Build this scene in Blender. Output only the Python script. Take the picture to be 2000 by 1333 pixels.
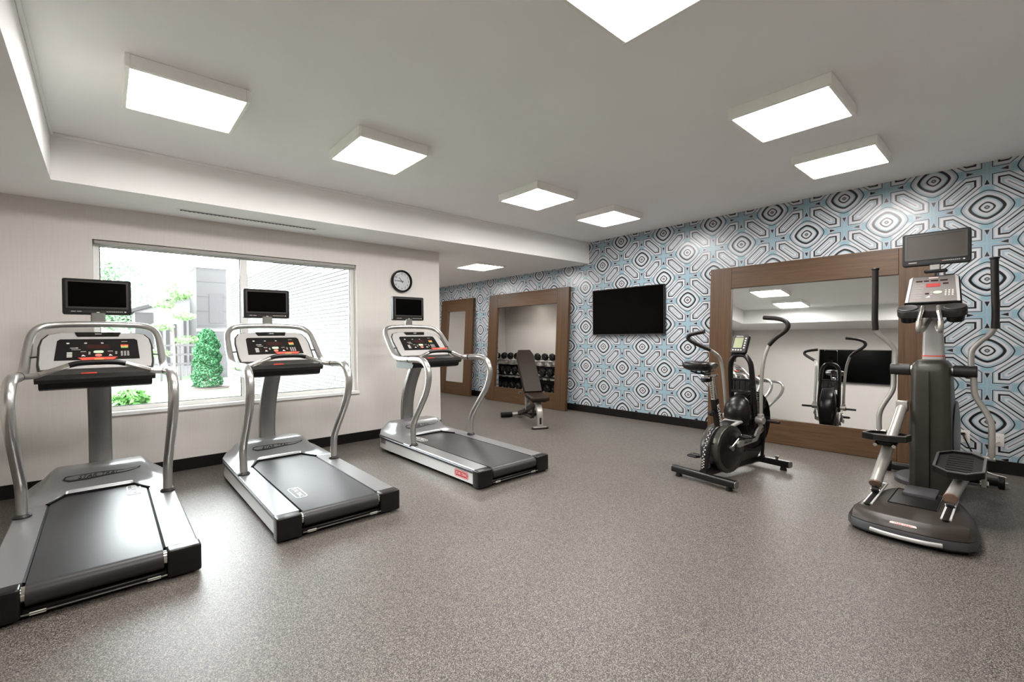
import bpy, bmesh, math, random
from mathutils import Vector, Matrix
PI = math.pi
random.seed(7)
SC = bpy.context.scene
COL = SC.collection
for o in list(bpy.data.objects):
    bpy.data.objects.remove(o)

# ------------------------------------------------------------------ camera
CAM_H = 1.30
FPX = 891.8            # focal length in pixels of the 2000 px wide frame
YAW, PITCH, ROLL = 0.842, -0.0091, -0.0100
_F = Vector((math.cos(YAW), math.sin(YAW), 0)); _R = Vector((math.sin(YAW), -math.cos(YAW), 0)); _U = Vector((0, 0, 1))
_F2 = _F * math.cos(PITCH) + _U * math.sin(PITCH); _U2 = _U * math.cos(PITCH) - _F * math.sin(PITCH)
_R3 = _R * math.cos(ROLL) + _U2 * math.sin(ROLL); _U3 = _U2 * math.cos(ROLL) - _R * math.sin(ROLL)
cd = bpy.data.cameras.new('camera'); cam = bpy.data.objects.new('camera', cd); COL.objects.link(cam)
cd.sensor_width = 36.0; cd.lens = FPX / 2000 * 36.0; cd.clip_start = 0.05; cd.clip_end = 300
m = Matrix((_R3, _U3, -_F2)).transposed().to_4x4(); m.translation = Vector((0, 0, CAM_H)); cam.matrix_world = m
SC.camera = cam

# ------------------------------------------------------------------ sky, exposure, lamp level
PANEL_W = 14.2          # emission of the ceiling light diffusers
w = bpy.data.worlds.new('overcast_sky'); SC.world = w; w.use_nodes = True
bg = w.node_tree.nodes['Background']; bg.inputs[0].default_value = (0.93, 0.97, 1.0, 1); bg.inputs[1].default_value = 8.0
SC.view_settings.view_transform = 'Standard'; SC.view_settings.look = 'None'
SC.view_settings.gamma = 1.0; SC.view_settings.use_curve_mapping = False
SC.view_settings.exposure = 1.62

# ------------------------------------------------------------------ helpers: objects
def tag(o, label=None, cat=None, group=None, kind=None):
    if label: o['label'] = label
    if cat: o['category'] = cat
    if group: o['group'] = group
    if kind: o['kind'] = kind
    return o
def empty(name, loc=(0, 0, 0), rot=(0, 0, 0), parent=None):
    o = bpy.data.objects.new(name, None); COL.objects.link(o); o.location = loc; o.rotation_euler = rot
    o.empty_display_size = 0.1
    if parent: o.parent = parent
    return o
def thing(name, label, cat, loc=(0, 0, 0), rot=(0, 0, 0), group=None):
    return tag(empty(name, loc, rot), label, cat, group)
def mesh(name, bm, mat, parent=None, angle=38, flat=False):
    me = bpy.data.meshes.new(name)
    bmesh.ops.recalc_face_normals(bm, faces=bm.faces)
    bm.to_mesh(me); bm.free()
    if not flat:
        me.polygons.foreach_set('use_smooth', [True] * len(me.polygons))
        me.set_sharp_from_angle(angle=math.radians(angle))
    if mat: me.materials.append(M[mat] if isinstance(mat, str) else mat)
    o = bpy.data.objects.new(name, me); COL.objects.link(o)
    if parent: o.parent = parent
    return o
def inst(name, me, parent, loc=(0, 0, 0), rot=(0, 0, 0), scale=(1, 1, 1)):
    o = bpy.data.objects.new(name, me); COL.objects.link(o); o.parent = parent
    o.location = loc; o.rotation_euler = rot; o.scale = scale
    return o
def copy_tree(o, parent=None):
    c = o.copy(); COL.objects.link(c); c.parent = parent
    for ch in o.children: copy_tree(ch, c)
    return c
def structure(name, bm, mat, parent=None, **k):
    o = mesh(name, bm, mat, parent, **k)
    if parent is None: o['kind'] = 'structure'
    return o
# ------------------------------------------------------------------ helpers: shapes (all add to a bmesh)
def B(): return bmesh.new()
def box(bm, c, s, bev=0.0, seg=2, mat=None):
    g = bmesh.ops.create_cube(bm, size=1.0); vs = g['verts']
    for v in vs: v.co = Vector((v.co.x * s[0], v.co.y * s[1], v.co.z * s[2]))
    if bev > 0:
        es = list({e for v in vs for e in v.link_edges})
        r = bmesh.ops.bevel(bm, geom=es, offset=bev, segments=seg, profile=0.6, affect='EDGES')
        vs = list({v for f in r['faces'] for v in f.verts} | {v for v in vs if v.is_valid})
        vs = island(bm, vs)
    for v in vs:
        p = v.co
        if mat is not None: p = mat @ p
        v.co = p + Vector(c)
    return bm
def island(bm, seeds):
    seen = set(seeds); st = list(seeds)
    while st:
        v = st.pop()
        for e in v.link_edges:
            u = e.other_vert(v)
            if u not in seen: seen.add(u); st.append(u)
    return list(seen)
def bb(bm, x0, x1, y0, y1, z0, z1, bev=0.0, seg=2):
    return box(bm, ((x0 + x1) / 2, (y0 + y1) / 2, (z0 + z1) / 2), (abs(x1 - x0), abs(y1 - y0), abs(z1 - z0)), bev, seg)
def rings(bm, rs, cap0=True, cap1=True, closed=False):
    R = [[bm.verts.new(p) for p in r] for r in rs]; n = len(R[0])
    m = len(R)
    for i in range(m if closed else m - 1):
        a, b = R[i], R[(i + 1) % m]
        for j in range(n):
            k = (j + 1) % n
            bm.faces.new((a[j], a[k], b[k], b[j]))
    if not closed:
        if cap0: bm.faces.new(list(reversed(R[0])))
        if cap1: bm.faces.new(R[-1])
    return bm
def smooth_path(pts, sub=6, closed=False):
    P = [Vector(p) for p in pts]; n = len(P); out = []
    rng = range(n if closed else n - 1)
    for i in rng:
        p1, p2 = P[i], P[(i + 1) % n]
        p0 = P[i - 1] if (i > 0 or closed) else p1 * 2 - p2
        p3 = P[(i + 2) % n] if (i + 2 < n or closed) else p2 * 2 - p1
        # centripetal-like: limit tangents
        d = (p2 - p1).length
        t1 = (p2 - p0); t2 = (p3 - p1)
        l1 = (p1 - p0).length + d; l2 = (p3 - p2).length + d
        t1 = t1 * (d / l1) if l1 > 1e-9 else t1; t2 = t2 * (d / l2) if l2 > 1e-9 else t2
        for k in range(sub):
            t = k / sub; t2_ = t * t; t3_ = t2_ * t
            out.append(p1 * (2 * t3_ - 3 * t2_ + 1) + t1 * (t3_ - 2 * t2_ + t) + p2 * (-2 * t3_ + 3 * t2_) + t2 * (t3_ - t2_))
    if not closed: out.append(P[-1])
    return out
def tube(bm, pts, r, n=12, sub=5, ry=None, up=None, closed=False, caps=True):
    """tube along a smoothed path; r may be a list along the control points; ry gives an oval section"""
    P = smooth_path(pts, sub, closed) if sub > 1 else [Vector(p) for p in pts]
    m = len(P)
    def rad(i, q):
        if isinstance(q, (int, float)): return q
        f = i / max(1, m - 1) * (len(q) - 1); a = int(min(f, len(q) - 2)); return q[a] + (q[a + 1] - q[a]) * (f - a)
    T = []
    for i in range(m):
        a = P[i - 1] if (i > 0 or closed) else P[0]; b = P[(i + 1) % m] if (i < m - 1 or closed) else P[-1]
        T.append((b - a).normalized())
    u = Vector(up) if up else (Vector((0, 0, 1)) if abs(T[0].z) < .9 else Vector((1, 0, 0)))
    u = (u - T[0] * u.dot(T[0])).normalized(); rs = []
    for i in range(m):
        if i:
            ax = T[i - 1].cross(T[i])
            if ax.length > 1e-7:
                u = Matrix.Rotation(T[i - 1].angle(T[i]), 3, ax.normalized()) @ u
        u = (u - T[i] * u.dot(T[i])).normalized(); v = T[i].cross(u)
        a = rad(i, r); b = rad(i, ry) if ry is not None else a
        rs.append([P[i] + u * (a * math.cos(2 * PI * k / n)) + v * (b * math.sin(2 * PI * k / n)) for k in range(n)])
    return rings(bm, rs, caps, caps, closed)
def cyl(bm, p0, p1, r0, r1=None, n=20, bev=0.0):
    p0, p1 = Vector(p0), Vector(p1); r1 = r0 if r1 is None else r1
    d = (p1 - p0).normalized(); u = d.orthogonal().normalized(); v = d.cross(u)
    st = [(p0, r0), (p1, r1)]
    if bev: st = [(p0, r0 - bev), (p0 + d * bev, r0), (p1 - d * bev, r1), (p1, r1 - bev)]
    return rings(bm, [[c + u * (r * math.cos(2 * PI * k / n)) + v * (r * math.sin(2 * PI * k / n)) for k in range(n)] for c, r in st])
def lathe(bm, prof, n=24, mat=None, o=(0, 0, 0)):
    """profile of (r, h) about local z; mat turns it"""
    mat = mat or Matrix.Identity(3); o = Vector(o)
    return rings(bm, [[mat @ Vector((max(r, 1e-4) * math.cos(2 * PI * k / n), max(r, 1e-4) * math.sin(2 * PI * k / n), h)) + o for k in range(n)] for r, h in prof])
AX = {'x': Matrix.Rotation(PI / 2, 3, 'Y'), 'y': Matrix.Rotation(-PI / 2, 3, 'X'), 'z': Matrix.Identity(3), '-x': Matrix.Rotation(-PI / 2, 3, 'Y')}
def prism(bm, poly, d0, d1, fr=None, bev=0.0):
    """2d polygon (a, b) extruded from d0 to d1; fr = (origin, adir, bdir, ddir)"""
    o, a, b, d = fr if fr else ((0, 0, 0), (1, 0, 0), (0, 1, 0), (0, 0, 1))
    o, a, b, d = Vector(o), Vector(a), Vector(b), Vector(d)
    if bev:
        c = Vector((sum(p[0] for p in poly) / len(poly), sum(p[1] for p in poly) / len(poly)))
        def ins(p, q):
            v = Vector(p) - c; return c + v * (1 - q / max(v.length, 1e-6))
        lv = [(d0, 0), (d1 - bev, 0), (d1, bev)]
        return rings(bm, [[o + a * ins(p, q)[0] + b * ins(p, q)[1] + d * h for p in poly] for h, q in lv])
    return rings(bm, [[o + a * p[0] + b * p[1] + d * h for p in poly] for h in (d0, d1)])
def rrect(w, h, r, n=5, cx=0, cy=0):
    out = []
    for qx, qy, a0 in ((1, 1, 0), (-1, 1, PI / 2), (-1, -1, PI), (1, -1, 3 * PI / 2)):
        for k in range(n + 1):
            a = a0 + PI / 2 * k / n
            out.append((cx + qx * (w / 2 - r) + r * math.cos(a), cy + qy * (h / 2 - r) + r * math.sin(a)))
    return out
def oval(w, h, n=20, cx=0, cy=0):
    return [(cx + w / 2 * math.cos(2 * PI * k / n), cy + h / 2 * math.sin(2 * PI * k / n)) for k in range(n)]
def ring_plate(bm, outer, inner, d0, d1, fr):
    """flat ring between two outlines with the same number of points"""
    o, a, b, d = [Vector(q) for q in fr]; n = len(outer)
    P = lambda q, h: o + a * q[0] + b * q[1] + d * h
    return rings(bm, [[P(q, d0) for q in outer], [P(q, d1) for q in outer], [P(q, d1) for q in inner], [P(q, d0) for q in inner]], closed=True)
def text(name, body, size, mat, parent, fr, depth=0.0006, center=True, spacing=1.0, shear=0.0, sx=1.0):
    """flat lettering; fr = (origin, reading direction, up direction)"""
    cu = bpy.data.curves.new(name, 'FONT'); cu.body = body; cu.size = size; cu.extrude = depth
    cu.align_x = 'CENTER' if center else 'LEFT'; cu.align_y = 'CENTER'; cu.space_character = spacing; cu.shear = shear; cu.resolution_u = 3
    t = bpy.data.objects.new(name, cu); COL.objects.link(t)
    dg = bpy.context.evaluated_depsgraph_get(); me = bpy.data.meshes.new_from_object(t.evaluated_get(dg))
    bpy.data.objects.remove(t); bpy.data.curves.remove(cu)
    o, a, b = [Vector(q) for q in fr]; a = a.normalized(); c = a.cross(b.normalized()).normalized(); b = c.cross(a)
    mt = Matrix((a, b, c)).transposed().to_4x4(); mt.translation = o
    me.transform(mt @ Matrix.Diagonal((sx, 1, 1, 1))); me.materials.clear(); me.materials.append(M[mat]); me.name = name
    ob = bpy.data.objects.new(name, me); COL.objects.link(ob); ob.parent = parent
    return ob
# ------------------------------------------------------------------ materials
M = {}
class X:
    """shader maths written as expressions"""
    def __init__(s, nt, sock): s.nt = nt; s.k = sock
    def _op(s, op, *q, **kw):
        n = s.nt.nodes.new('ShaderNodeMath'); n.operation = op
        for i, a in enumerate((s,) + q):
            if isinstance(a, X): s.nt.links.new(a.k, n.inputs[i])
            else: n.inputs[i].default_value = a
        if kw.get('clamp'): n.use_clamp = True
        return X(s.nt, n.outputs[0])
    def __add__(s, b): return s._op('ADD', b)
    def __radd__(s, b): return s._op('ADD', b)
    def __sub__(s, b): return s._op('SUBTRACT', b)
    def __rsub__(s, b): return (s * -1) + b
    def __mul__(s, b): return s._op('MULTIPLY', b)
    __rmul__ = __mul__
    def __truediv__(s, b): return s._op('DIVIDE', b)
    def __abs__(s): return s._op('ABSOLUTE')
    def pw(s, b): return s._op('POWER', b)
    def mx(s, b): return s._op('MAXIMUM', b)
    def mn(s, b): return s._op('MINIMUM', b)
    def lt(s, b): return s._op('LESS_THAN', b)
    def gt(s, b): return s._op('GREATER_THAN', b)
    def pp(s, b): return s._op('PINGPONG', b)
    def ramp(s, stops, mode='LINEAR'):
        n = s.nt.nodes.new('ShaderNodeValToRGB'); r = n.color_ramp; r.interpolation = mode
        while len(r.elements) < len(stops): r.elements.new(0.5)
        for e, (p, c) in zip(r.elements, stops):
            e.position = p; e.color = tuple(c) + (1,) if len(c) == 3 else c
        s.nt.links.new(s.k, n.inputs[0]); return n.outputs[0]
def mixc(nt, fac, a, b, mode='MIX'):
    n = nt.nodes.new('ShaderNodeMix'); n.data_type = 'RGBA'; n.blend_type = mode
    for sock, v in ((n.inputs[0], fac), (n.inputs[6], a), (n.inputs[7], b)):
        if isinstance(v, X): nt.links.new(v.k, sock)
        elif isinstance(v, bpy.types.NodeSocket): nt.links.new(v, sock)
        elif isinstance(v, (int, float)): sock.default_value = v
        else: sock.default_value = tuple(v) + (1,) if len(v) == 3 else v
    return n.outputs[2]
def base(name, col, rough=.5, metal=0., spec=.5, coat=0.):
    m = bpy.data.materials.new(name); m.use_nodes = True; nt = m.node_tree; p = nt.nodes['Principled BSDF']
    p.inputs['Base Color'].default_value = tuple(col) + (1,); p.inputs['Roughness'].default_value = rough
    p.inputs['Metallic'].default_value = metal; p.inputs['Specular IOR Level'].default_value = spec
    p.inputs['Coat Weight'].default_value = coat
    M[name] = m; return m, nt, p
def coords(nt, which='Object'):
    n = nt.nodes.new('ShaderNodeTexCoord'); return n.outputs[which]
def mapping(nt, src, scale):
    n = nt.nodes.new('ShaderNodeMapping'); nt.links.new(src, n.inputs[0]); n.inputs['Scale'].default_value = scale; return n.outputs[0]
def noise(nt, vec, scale, detail=3, rough=.5):
    n = nt.nodes.new('ShaderNodeTexNoise'); nt.links.new(vec, n.inputs['Vector'])
    n.inputs['Scale'].default_value = scale; n.inputs['Detail'].default_value = detail; n.inputs['Roughness'].default_value = rough
    return X(nt, n.outputs['Fac'])
def bump(nt, p, h, strength=.1, dist=.01):
    n = nt.nodes.new('ShaderNodeBump'); n.inputs['Strength'].default_value = strength; n.inputs['Distance'].default_value = dist
    nt.links.new(h.k if isinstance(h, X) else h, n.inputs['Height']); nt.links.new(n.outputs[0], p.inputs['Normal'])
def plain(name, col, rough=.5, metal=0., spec=.5, vary=.06, scale=30, coat=0., bmp=0.):
    m, nt, p = base(name, col, rough, metal, spec, coat)
    f = noise(nt, coords(nt), scale)
    c = f.ramp([(.25, [q * (1 - vary) for q in col]), (.75, [min(1, q * (1 + vary)) for q in col])])
    nt.links.new(c, p.inputs['Base Color'])
    if bmp: bump(nt, p, f, bmp, .002)
    return m
def emit(name, col, strength):
    m, nt, p = base(name, (0, 0, 0), .6); p.inputs['Emission Color'].default_value = tuple(col) + (1,); p.inputs['Emission Strength'].default_value = strength
    return m

plain('ceiling_paint', (.93, .92, .915), .85, spec=.2, vary=.01, scale=3)
plain('bulkhead_paint', (.90, .89, .875), .8, spec=.2, vary=.01, scale=3)
plain('trim_white', (.82, .82, .80), .5, vary=.02)
plain('vinyl_base', (.006, .005, .0045), .45, spec=.25, vary=.15)
plain('lamp_frame', (.90, .89, .85), .45, vary=.02)
emit('lamp_diffuser', (1.0, .962, .935), PANEL_W)
emit('niche_lens', (1.0, .95, .86), 260.0)
# linen wall covering
m, nt, p = base('linen_wall', (.66, .62, .565), .8, spec=.25)
tc = coords(nt)
f = noise(nt, mapping(nt, tc, (170, 170, 3)), 1.0, 4); g = noise(nt, mapping(nt, tc, (6, 6, 260)), 1.0, 3)
h = f * .65 + g * .35
nt.links.new(h.ramp([(.3, (.635, .602, .565)), (.7, (.685, .652, .613))]), p.inputs['Base Color']); bump(nt, p, h, .12, .002)
# speckled rubber floor
m, nt, p = base('rubber_floor', (.15, .14, .13), .5, spec=.45)
tc = coords(nt)
v = nt.nodes.new('ShaderNodeTexVoronoi'); v.inputs['Scale'].default_value = 330; nt.links.new(tc, v.inputs['Vector'])
sep = nt.nodes.new('ShaderNodeSeparateColor'); nt.links.new(v.outputs['Color'], sep.inputs[0])
a = X(nt, sep.outputs[0]); d = X(nt, v.outputs['Distance'])
lump = noise(nt, tc, 230, 4, .6)
fl = (a + lump * 0.9)
mm = fl / 1.9
c = mm.ramp([(.0, (.011, .009, .0072)), (.36, (.027, .0225, .018)), (.50, (.066, .0565, .0465)), (.62, (.165, .146, .126)), (.95, (.38, .345, .31))])
nt.links.new(c, p.inputs['Base Color']); bump(nt, p, lump, .25, .002)
rg = lump.ramp([(.3, (.36,) * 3), (.7, (.50,) * 3)]); nt.links.new(rg, p.inputs['Roughness'])
# woods
def wood(name, dark, light, scale, rough=.42):
    m, nt, p = base(name, light, rough, spec=.28)
    tc = coords(nt)
    f = noise(nt, mapping(nt, tc, scale), 1.0, 5, .6); g = noise(nt, mapping(nt, tc, tuple(s * .25 for s in scale)), 1.0, 2)
    h = f * .6 + g * .4
    nt.links.new(h.ramp([(.32, dark), (.68, light)]), p.inputs['Base Color']); bump(nt, p, f, .05, .001)
wood('walnut_upright', (.052, .027, .0115), (.108, .060, .030), (120, 120, 3.0))
wood('walnut_across', (.052, .027, .0115), (.108, .060, .030), (120, 3.0, 120))
# metals, plastics, rubbers
plain('silver_paint', (.50, .49, .47), .29, .9, vary=.03, scale=80)
plain('silver_shell', (.30, .305, .31), .28, .65, vary=.03, scale=60)
plain('side_panel', (.74, .74, .73), .34, .35, vary=.02)
plain('chrome', (.72, .70, .66), .14, 1.0, vary=.02)
plain('alloy_white', (.36, .345, .315), .34, .5, vary=.03)
plain('mast_metal', (.27, .265, .255), .30, .85, vary=.04, scale=60)
plain('bezel_silver', (.40, .39, .38), .40, .3, vary=.02)
plain('black_plastic', (.005, .0045, .004), .38, spec=.25, vary=.15)
plain('satin_black', (.006, .0055, .005), .28, spec=.32, vary=.15)
plain('charcoal', (.018, .0165, .015), .42, spec=.3, vary=.08)
plain('tower_grey', (.036, .034, .027), .36, .2, spec=.35, vary=.06)
plain('base_brown', (.026, .020, .016), .36, spec=.35, vary=.06)
plain('base_grey', (.050, .050, .054), .42, spec=.35, vary=.06)
plain('taupe', (.022, .020, .017), .45, spec=.25, vary=.05)
plain('belt_rubber', (.020, .0195, .020), .40, spec=.45, vary=.12, scale=14, bmp=.04)
plain('deck_edge', (.003, .003, .003), .5, spec=.06, vary=.1)
plain('bumper_strip', (.06, .063, .07), .36, .3, vary=.05)
plain('tag_white', (.75, .75, .66), .5, vary=.1)
plain('logo_white', (.80, .80, .78), .5, vary=.02)
plain('logo_red', (.48, .03, .035), .45, vary=.05)
plain('logo_pink', (.85, .62, .60), .5, vary=.02)
plain('emblem_dark', (.02, .02, .022), .3, vary=.05)
plain('grip_brown', (.010, .007, .0055), .42, spec=.3, vary=.15)
plain('roller_cap', (.13, .075, .05), .5, vary=.1)
plain('vinyl_pad', (.019, .012, .008), .42, spec=.12, vary=.12, scale=40)
plain('dumbbell_rubber', (.004, .004, .004), .42, spec=.25, vary=.2)
plain('rack_white', (.55, .54, .50), .45, vary=.04)
plain('rack_dark', (.008, .0075, .007), .4, spec=.25, vary=.1)
plain('saddle_brown', (.006, .004, .003), .30, spec=.3, vary=.15)
plain('fan_cage', (.006, .0055, .005), .28, spec=.3, vary=.1)
plain('drive_cover', (.050, .048, .040), .28, .45, vary=.05)
plain('outlet_ivory', (.72, .70, .66), .45, vary=.02)
plain('clock_black', (.004, .0035, .0035), .3, spec=.25, vary=.1)
plain('clock_dial', (.80, .78, .82), .6, vary=.01)
plain('clock_ink', (.06, .05, .06), .6, vary=.05)
plain('button_grey', (.33, .31, .29), .5, vary=.05)
plain('button_light', (.62, .60, .56), .5, vary=.05)
plain('button_green', (.45, .60, .40), .5, vary=.03)
plain('button_red', (.60, .17, .13), .5, vary=.03)
plain('print_red', (.62, .06, .03), .5, vary=.05)
plain('print_orange', (.75, .30, .08), .5, vary=.05)
plain('print_green', (.12, .35, .10), .5, vary=.05)
plain('face_taupe', (.15, .135, .125), .42, .2, vary=.04)
plain('lcd_green', (.20, .23, .10), .3, vary=.05)
plain('dark_window', (.03, .006, .005), .2, vary=.1)
emit('led_red', (1.0, .02, .015), .22)
plain('screen_off', (.0008, .0008, .0007), .18, spec=.07, vary=.05, scale=2)
plain('screen_off_reflection', (.040, .034, .024), .32, spec=.3, vary=.04, scale=2)  # olive-brown base colour stands in for a reflection on the dark screen
plain('monitor_shell', (.007, .0065, .006), .42, spec=.25, vary=.08)
plain('monitor_lip', (.030, .028, .026), .35, .2, vary=.05)
m, nt, p = base('mirror_glass', (.86, .87, .87), .015, 1.0)
f = noise(nt, coords(nt), 2); nt.links.new(f.ramp([(.3, (.85, .86, .86)), (.7, (.87, .88, .88))]), p.inputs['Base Color'])
# window glass: clear pane with a weak reflection
m = bpy.data.materials.new('window_glass'); m.use_nodes = True; nt = m.node_tree; M['window_glass'] = m
nt.nodes.remove(nt.nodes['Principled BSDF']); out = nt.nodes['Material Output']
tr = nt.nodes.new('ShaderNodeBsdfTransparent'); tr.inputs[0].default_value = (.97, .985, .975, 1)
gl = nt.nodes.new('ShaderNodeBsdfGlossy'); gl.inputs['Roughness'].default_value = .02
fr = nt.nodes.new('ShaderNodeFresnel'); fr.inputs[0].default_value = 1.45
mx = nt.nodes.new('ShaderNodeMixShader'); nt.links.new(fr.outputs[0], mx.inputs[0]); nt.links.new(tr.outputs[0], mx.inputs[1]); nt.links.new(gl.outputs[0], mx.inputs[2]); nt.links.new(mx.outputs[0], out.inputs[0])
# outdoors
plain('white_brick', (.092, .090, .093), .85, vary=.10, scale=9)
plain('brick_mortar', (.19, .19, .19), .9, vary=.03)
plain('tower_cladding', (.019, .0175, .0185), .7, vary=.1, scale=5)
plain('house_cladding', (.13, .125, .13), .8, vary=.05)
plain('roof_dark', (.022, .02, .022), .8, vary=.1)
plain('lawn_green', (.068, .105, .055), .9, vary=.25, scale=6)
plain('paving_pale', (.36, .34, .33), .9, vary=.06, scale=4)
plain('mulch', (.07, .05, .045), .95, vary=.3, scale=20)
plain('leaf_cedar', (.030, .125, .048), .7, vary=.5, scale=4)
plain('leaf_tree', (.17, .30, .12), .7, vary=.35, scale=3)
plain('leaf_bush', (.065, .18, .04), .6, vary=.35, scale=6)
plain('leaf_far', (.17, .27, .17), .8, vary=.35, scale=1.2)
plain('bark', (.20, .17, .14), .9, vary=.2)
plain('fence_dark', (.05, .047, .048), .7, vary=.1)

# ---- printed wall covering: lattice of medallions, pointed leaves and crosses
WP_A, WP_B, WP_Y0, WP_Z0 = .3655, .3335, 3.149, 1.127
m, nt, p = base('printed_wallpaper', (.7, .7, .7), .27, spec=.5)
sp = nt.nodes.new('ShaderNodeSeparateXYZ'); nt.links.new(coords(nt), sp.inputs[0])
u = ((X(nt, sp.outputs[1]) - WP_Y0) / WP_A).pp(1.0); v = ((X(nt, sp.outputs[2]) - WP_Z0) / WP_B).pp(1.0)
over = (u + v).gt(1.0)
u2 = u + over * (1.0 - v - u); v2 = v + over * (1.0 - u - v)
xx = u2.mx(v2); yy = u2.mn(v2)
K, W_, L_, G_, T_ = (.008, .008, .010), (.53, .54, .565), (.35, .39, .44), (.29, .395, .455), (.23, .37, .435)
dm = (xx.pw(1.5) + yy.pw(1.5)).pw(1 / 1.5)
med = dm.ramp([(.0, L_), (.045, K), (.062, W_), (.110, W_), (.122, K), (.150, K), (.162, W_), (.215, W_), (.265, G_), (.286, K), (.334, K), (.346, W_), (.395, W_), (.415, L_), (.456, G_), (.464, K), (.482, K), (.492, W_)])
lx = xx - .5; ly = .5 - yy
dl = (abs(lx).mx(abs(ly)) - .14).mx((abs(1.0 - xx - yy) - .008) * .93)
lf = (dl + .1).ramp([(.0, K), (.096, K), (.108, W_), (.148, W_), (.172, G_), (.200, L_), (.222, W_), (.230, K), (.265, K), (.276, W_), (.322, W_), (.340, L_), (.352, G_), (.359, K), (.371, K), (.382, W_)])
sx = 1.0 - xx; sy = yy
tri = (sy - (sx - .23) * .34).mx(sx - .37)       # dark arrow head on the arm of the cross
halo = (sy - (sx - .17) * .40).mx(sx - .42)
ca = dl.ramp([(.0, W_), (.272, W_), (.286, L_), (.300, T_), (.340, T_), (.350, L_), (.358, T_), (.40, T_)])
ca = mixc(nt, sy.ramp([(.10, (0, 0, 0)), (.17, (1, 1, 1))]), ca, W_)
ca = mixc(nt, halo.lt(0.0), ca, L_)
col = mixc(nt, tri.lt(0.0), ca, K)
col = mixc(nt, dl.lt(.275), col, lf)
col = mixc(nt, dm.lt(.488), col, med)
nt.links.new(col, p.inputs['Base Color'])
fine = noise(nt, coords(nt), 260, 2); bump(nt, p, fine, .06, .001)
# ------------------------------------------------------------------ the room
YW, XP, ZS, ZC, YB, XB, XE = 5.584, 6.132, 2.524, 2.88, 4.89, -.286, 3.595   # window wall, printed wall, soffit, ceiling, bulkhead faces, wall end
XL, YN, YA = -1.40, -2.2, 10.6       # left wall, wall behind the camera, end of the alcove
BH = .118                            # height of the base
WX0, WX1, WZ0, WZ1 = -.07, 2.375, .625, 2.222
bm = B(); bb(bm, XL - .2, XP + .9, YN - .2, YW + .22, -.12, 0); bb(bm, XE - .2, XP + .9, YW + .22, YA + .2, -.12, 0); structure('floor', bm, 'rubber_floor', flat=True)
bm = B(); bb(bm, XL - .2, XP + .2, YN - .2, YB + .05, ZC, ZC + .1); structure('ceiling', bm, 'ceiling_paint', flat=True)
# dropped soffits
bm = B(); bb(bm, XL - .2, XP + .2, YB, YW + .22, ZS, ZC + .1); bb(bm, XE - .2, XP + .2, YW + .22, YA + .2, ZS, ZC + .1); structure('ceiling_soffit', bm, 'bulkhead_paint', flat=True)
bm = B(); bb(bm, XL - .2, XB, YN - .2, YB, ZS, ZC); structure('ceiling_soffit_side', bm, 'bulkhead_paint', flat=True)
# window wall, 0.22 thick, with its opening
bm = B(); T = .22
bb(bm, XL - .2, WX0, YW, YW + T, 0, ZS); bb(bm, WX1, XE, YW, YW + T, 0, ZS)
bb(bm, WX0, WX1, YW, YW + T, 0, WZ0); bb(bm, WX0, WX1, YW, YW + T, WZ1, ZS)
structure('wall_window', bm, 'linen_wall', flat=True)
bm = B(); bb(bm, XE - .2, XE, YW + T, YA + .2, 0, ZS); structure('wall_alcove_side', bm, 'linen_wall', flat=True)
bm = B(); bb(bm, XE, XP, YA, YA + .2, 0, ZS); structure('wall_alcove_end', bm, 'linen_wall', flat=True)
bm = B(); bb(bm, XL - .2, XL, YN, YW, 0, ZS); structure('wall_left', bm, 'linen_wall', flat=True)
bm = B(); bb(bm, XL, XP, YN - .2, YN, 0, ZC); structure('wall_near', bm, 'linen_wall', flat=True)
# printed wall with the niche opening behind the standing frame
NY0, NY1, NZ0, NZ1 = 5.44, 7.40, .14, 2.02
bm = B(); D = .08
bb(bm, XP, XP + D, YN - .2, NY0, 0, ZC); bb(bm, XP, XP + D, NY1, YA, 0, ZC)
bb(bm, XP, XP + D, NY0, NY1, 0, NZ0); bb(bm, XP, XP + D, NY0, NY1, NZ1, ZC)
structure('wall_printed', bm, 'printed_wallpaper', flat=True)
bm = B(); ny0, ny1, nx = 5.34, 7.90, XP + .72
bb(bm, nx, nx + .05, ny0 - .05, ny1 + .05, 0, NZ1 + .05); bb(bm, XP + D, nx, ny0 - .05, ny0, 0, NZ1 + .05); bb(bm, XP + D, nx, ny1, ny1 + .05, 0, NZ1 + .05)
bb(bm, XP + D, nx, ny0, ny1, NZ1, NZ1 + .05); bb(bm, XP + D, nx, ny0, ny1, -.0, .004)
structure('wall_niche', bm, 'linen_wall', flat=True)
# bases
def baseboard(name, x0, x1, y0, y1):
    bm = B(); bb(bm, x0, x1, y0, y1, 0, BH, .003, 1); structure(name, bm, 'vinyl_base')
baseboard('baseboard_window', XL, XE, YW - .012, YW)
baseboard('baseboard_printed_near', XP - .012, XP, YN, NY0); baseboard('baseboard_printed_far', XP - .012, XP, NY1, YA)
baseboard('baseboard_left', XL, XL + .012, YN, YW - .012)
baseboard('baseboard_alcove', XE, XE + .012, YW, YA)
# the shadow line where bulkheads meet the ceiling
for i, (x0, x1, y0, y1) in enumerate(((XB, XP, YB - .02, YB), (XB, XB + .02, YN, YB - .02))):
    bm = B(); bb(bm, x0, x1, y0, y1, ZC - .022, ZC, .004, 1); structure('trim_%d' % (i + 1), bm, 'bulkhead_paint')
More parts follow.
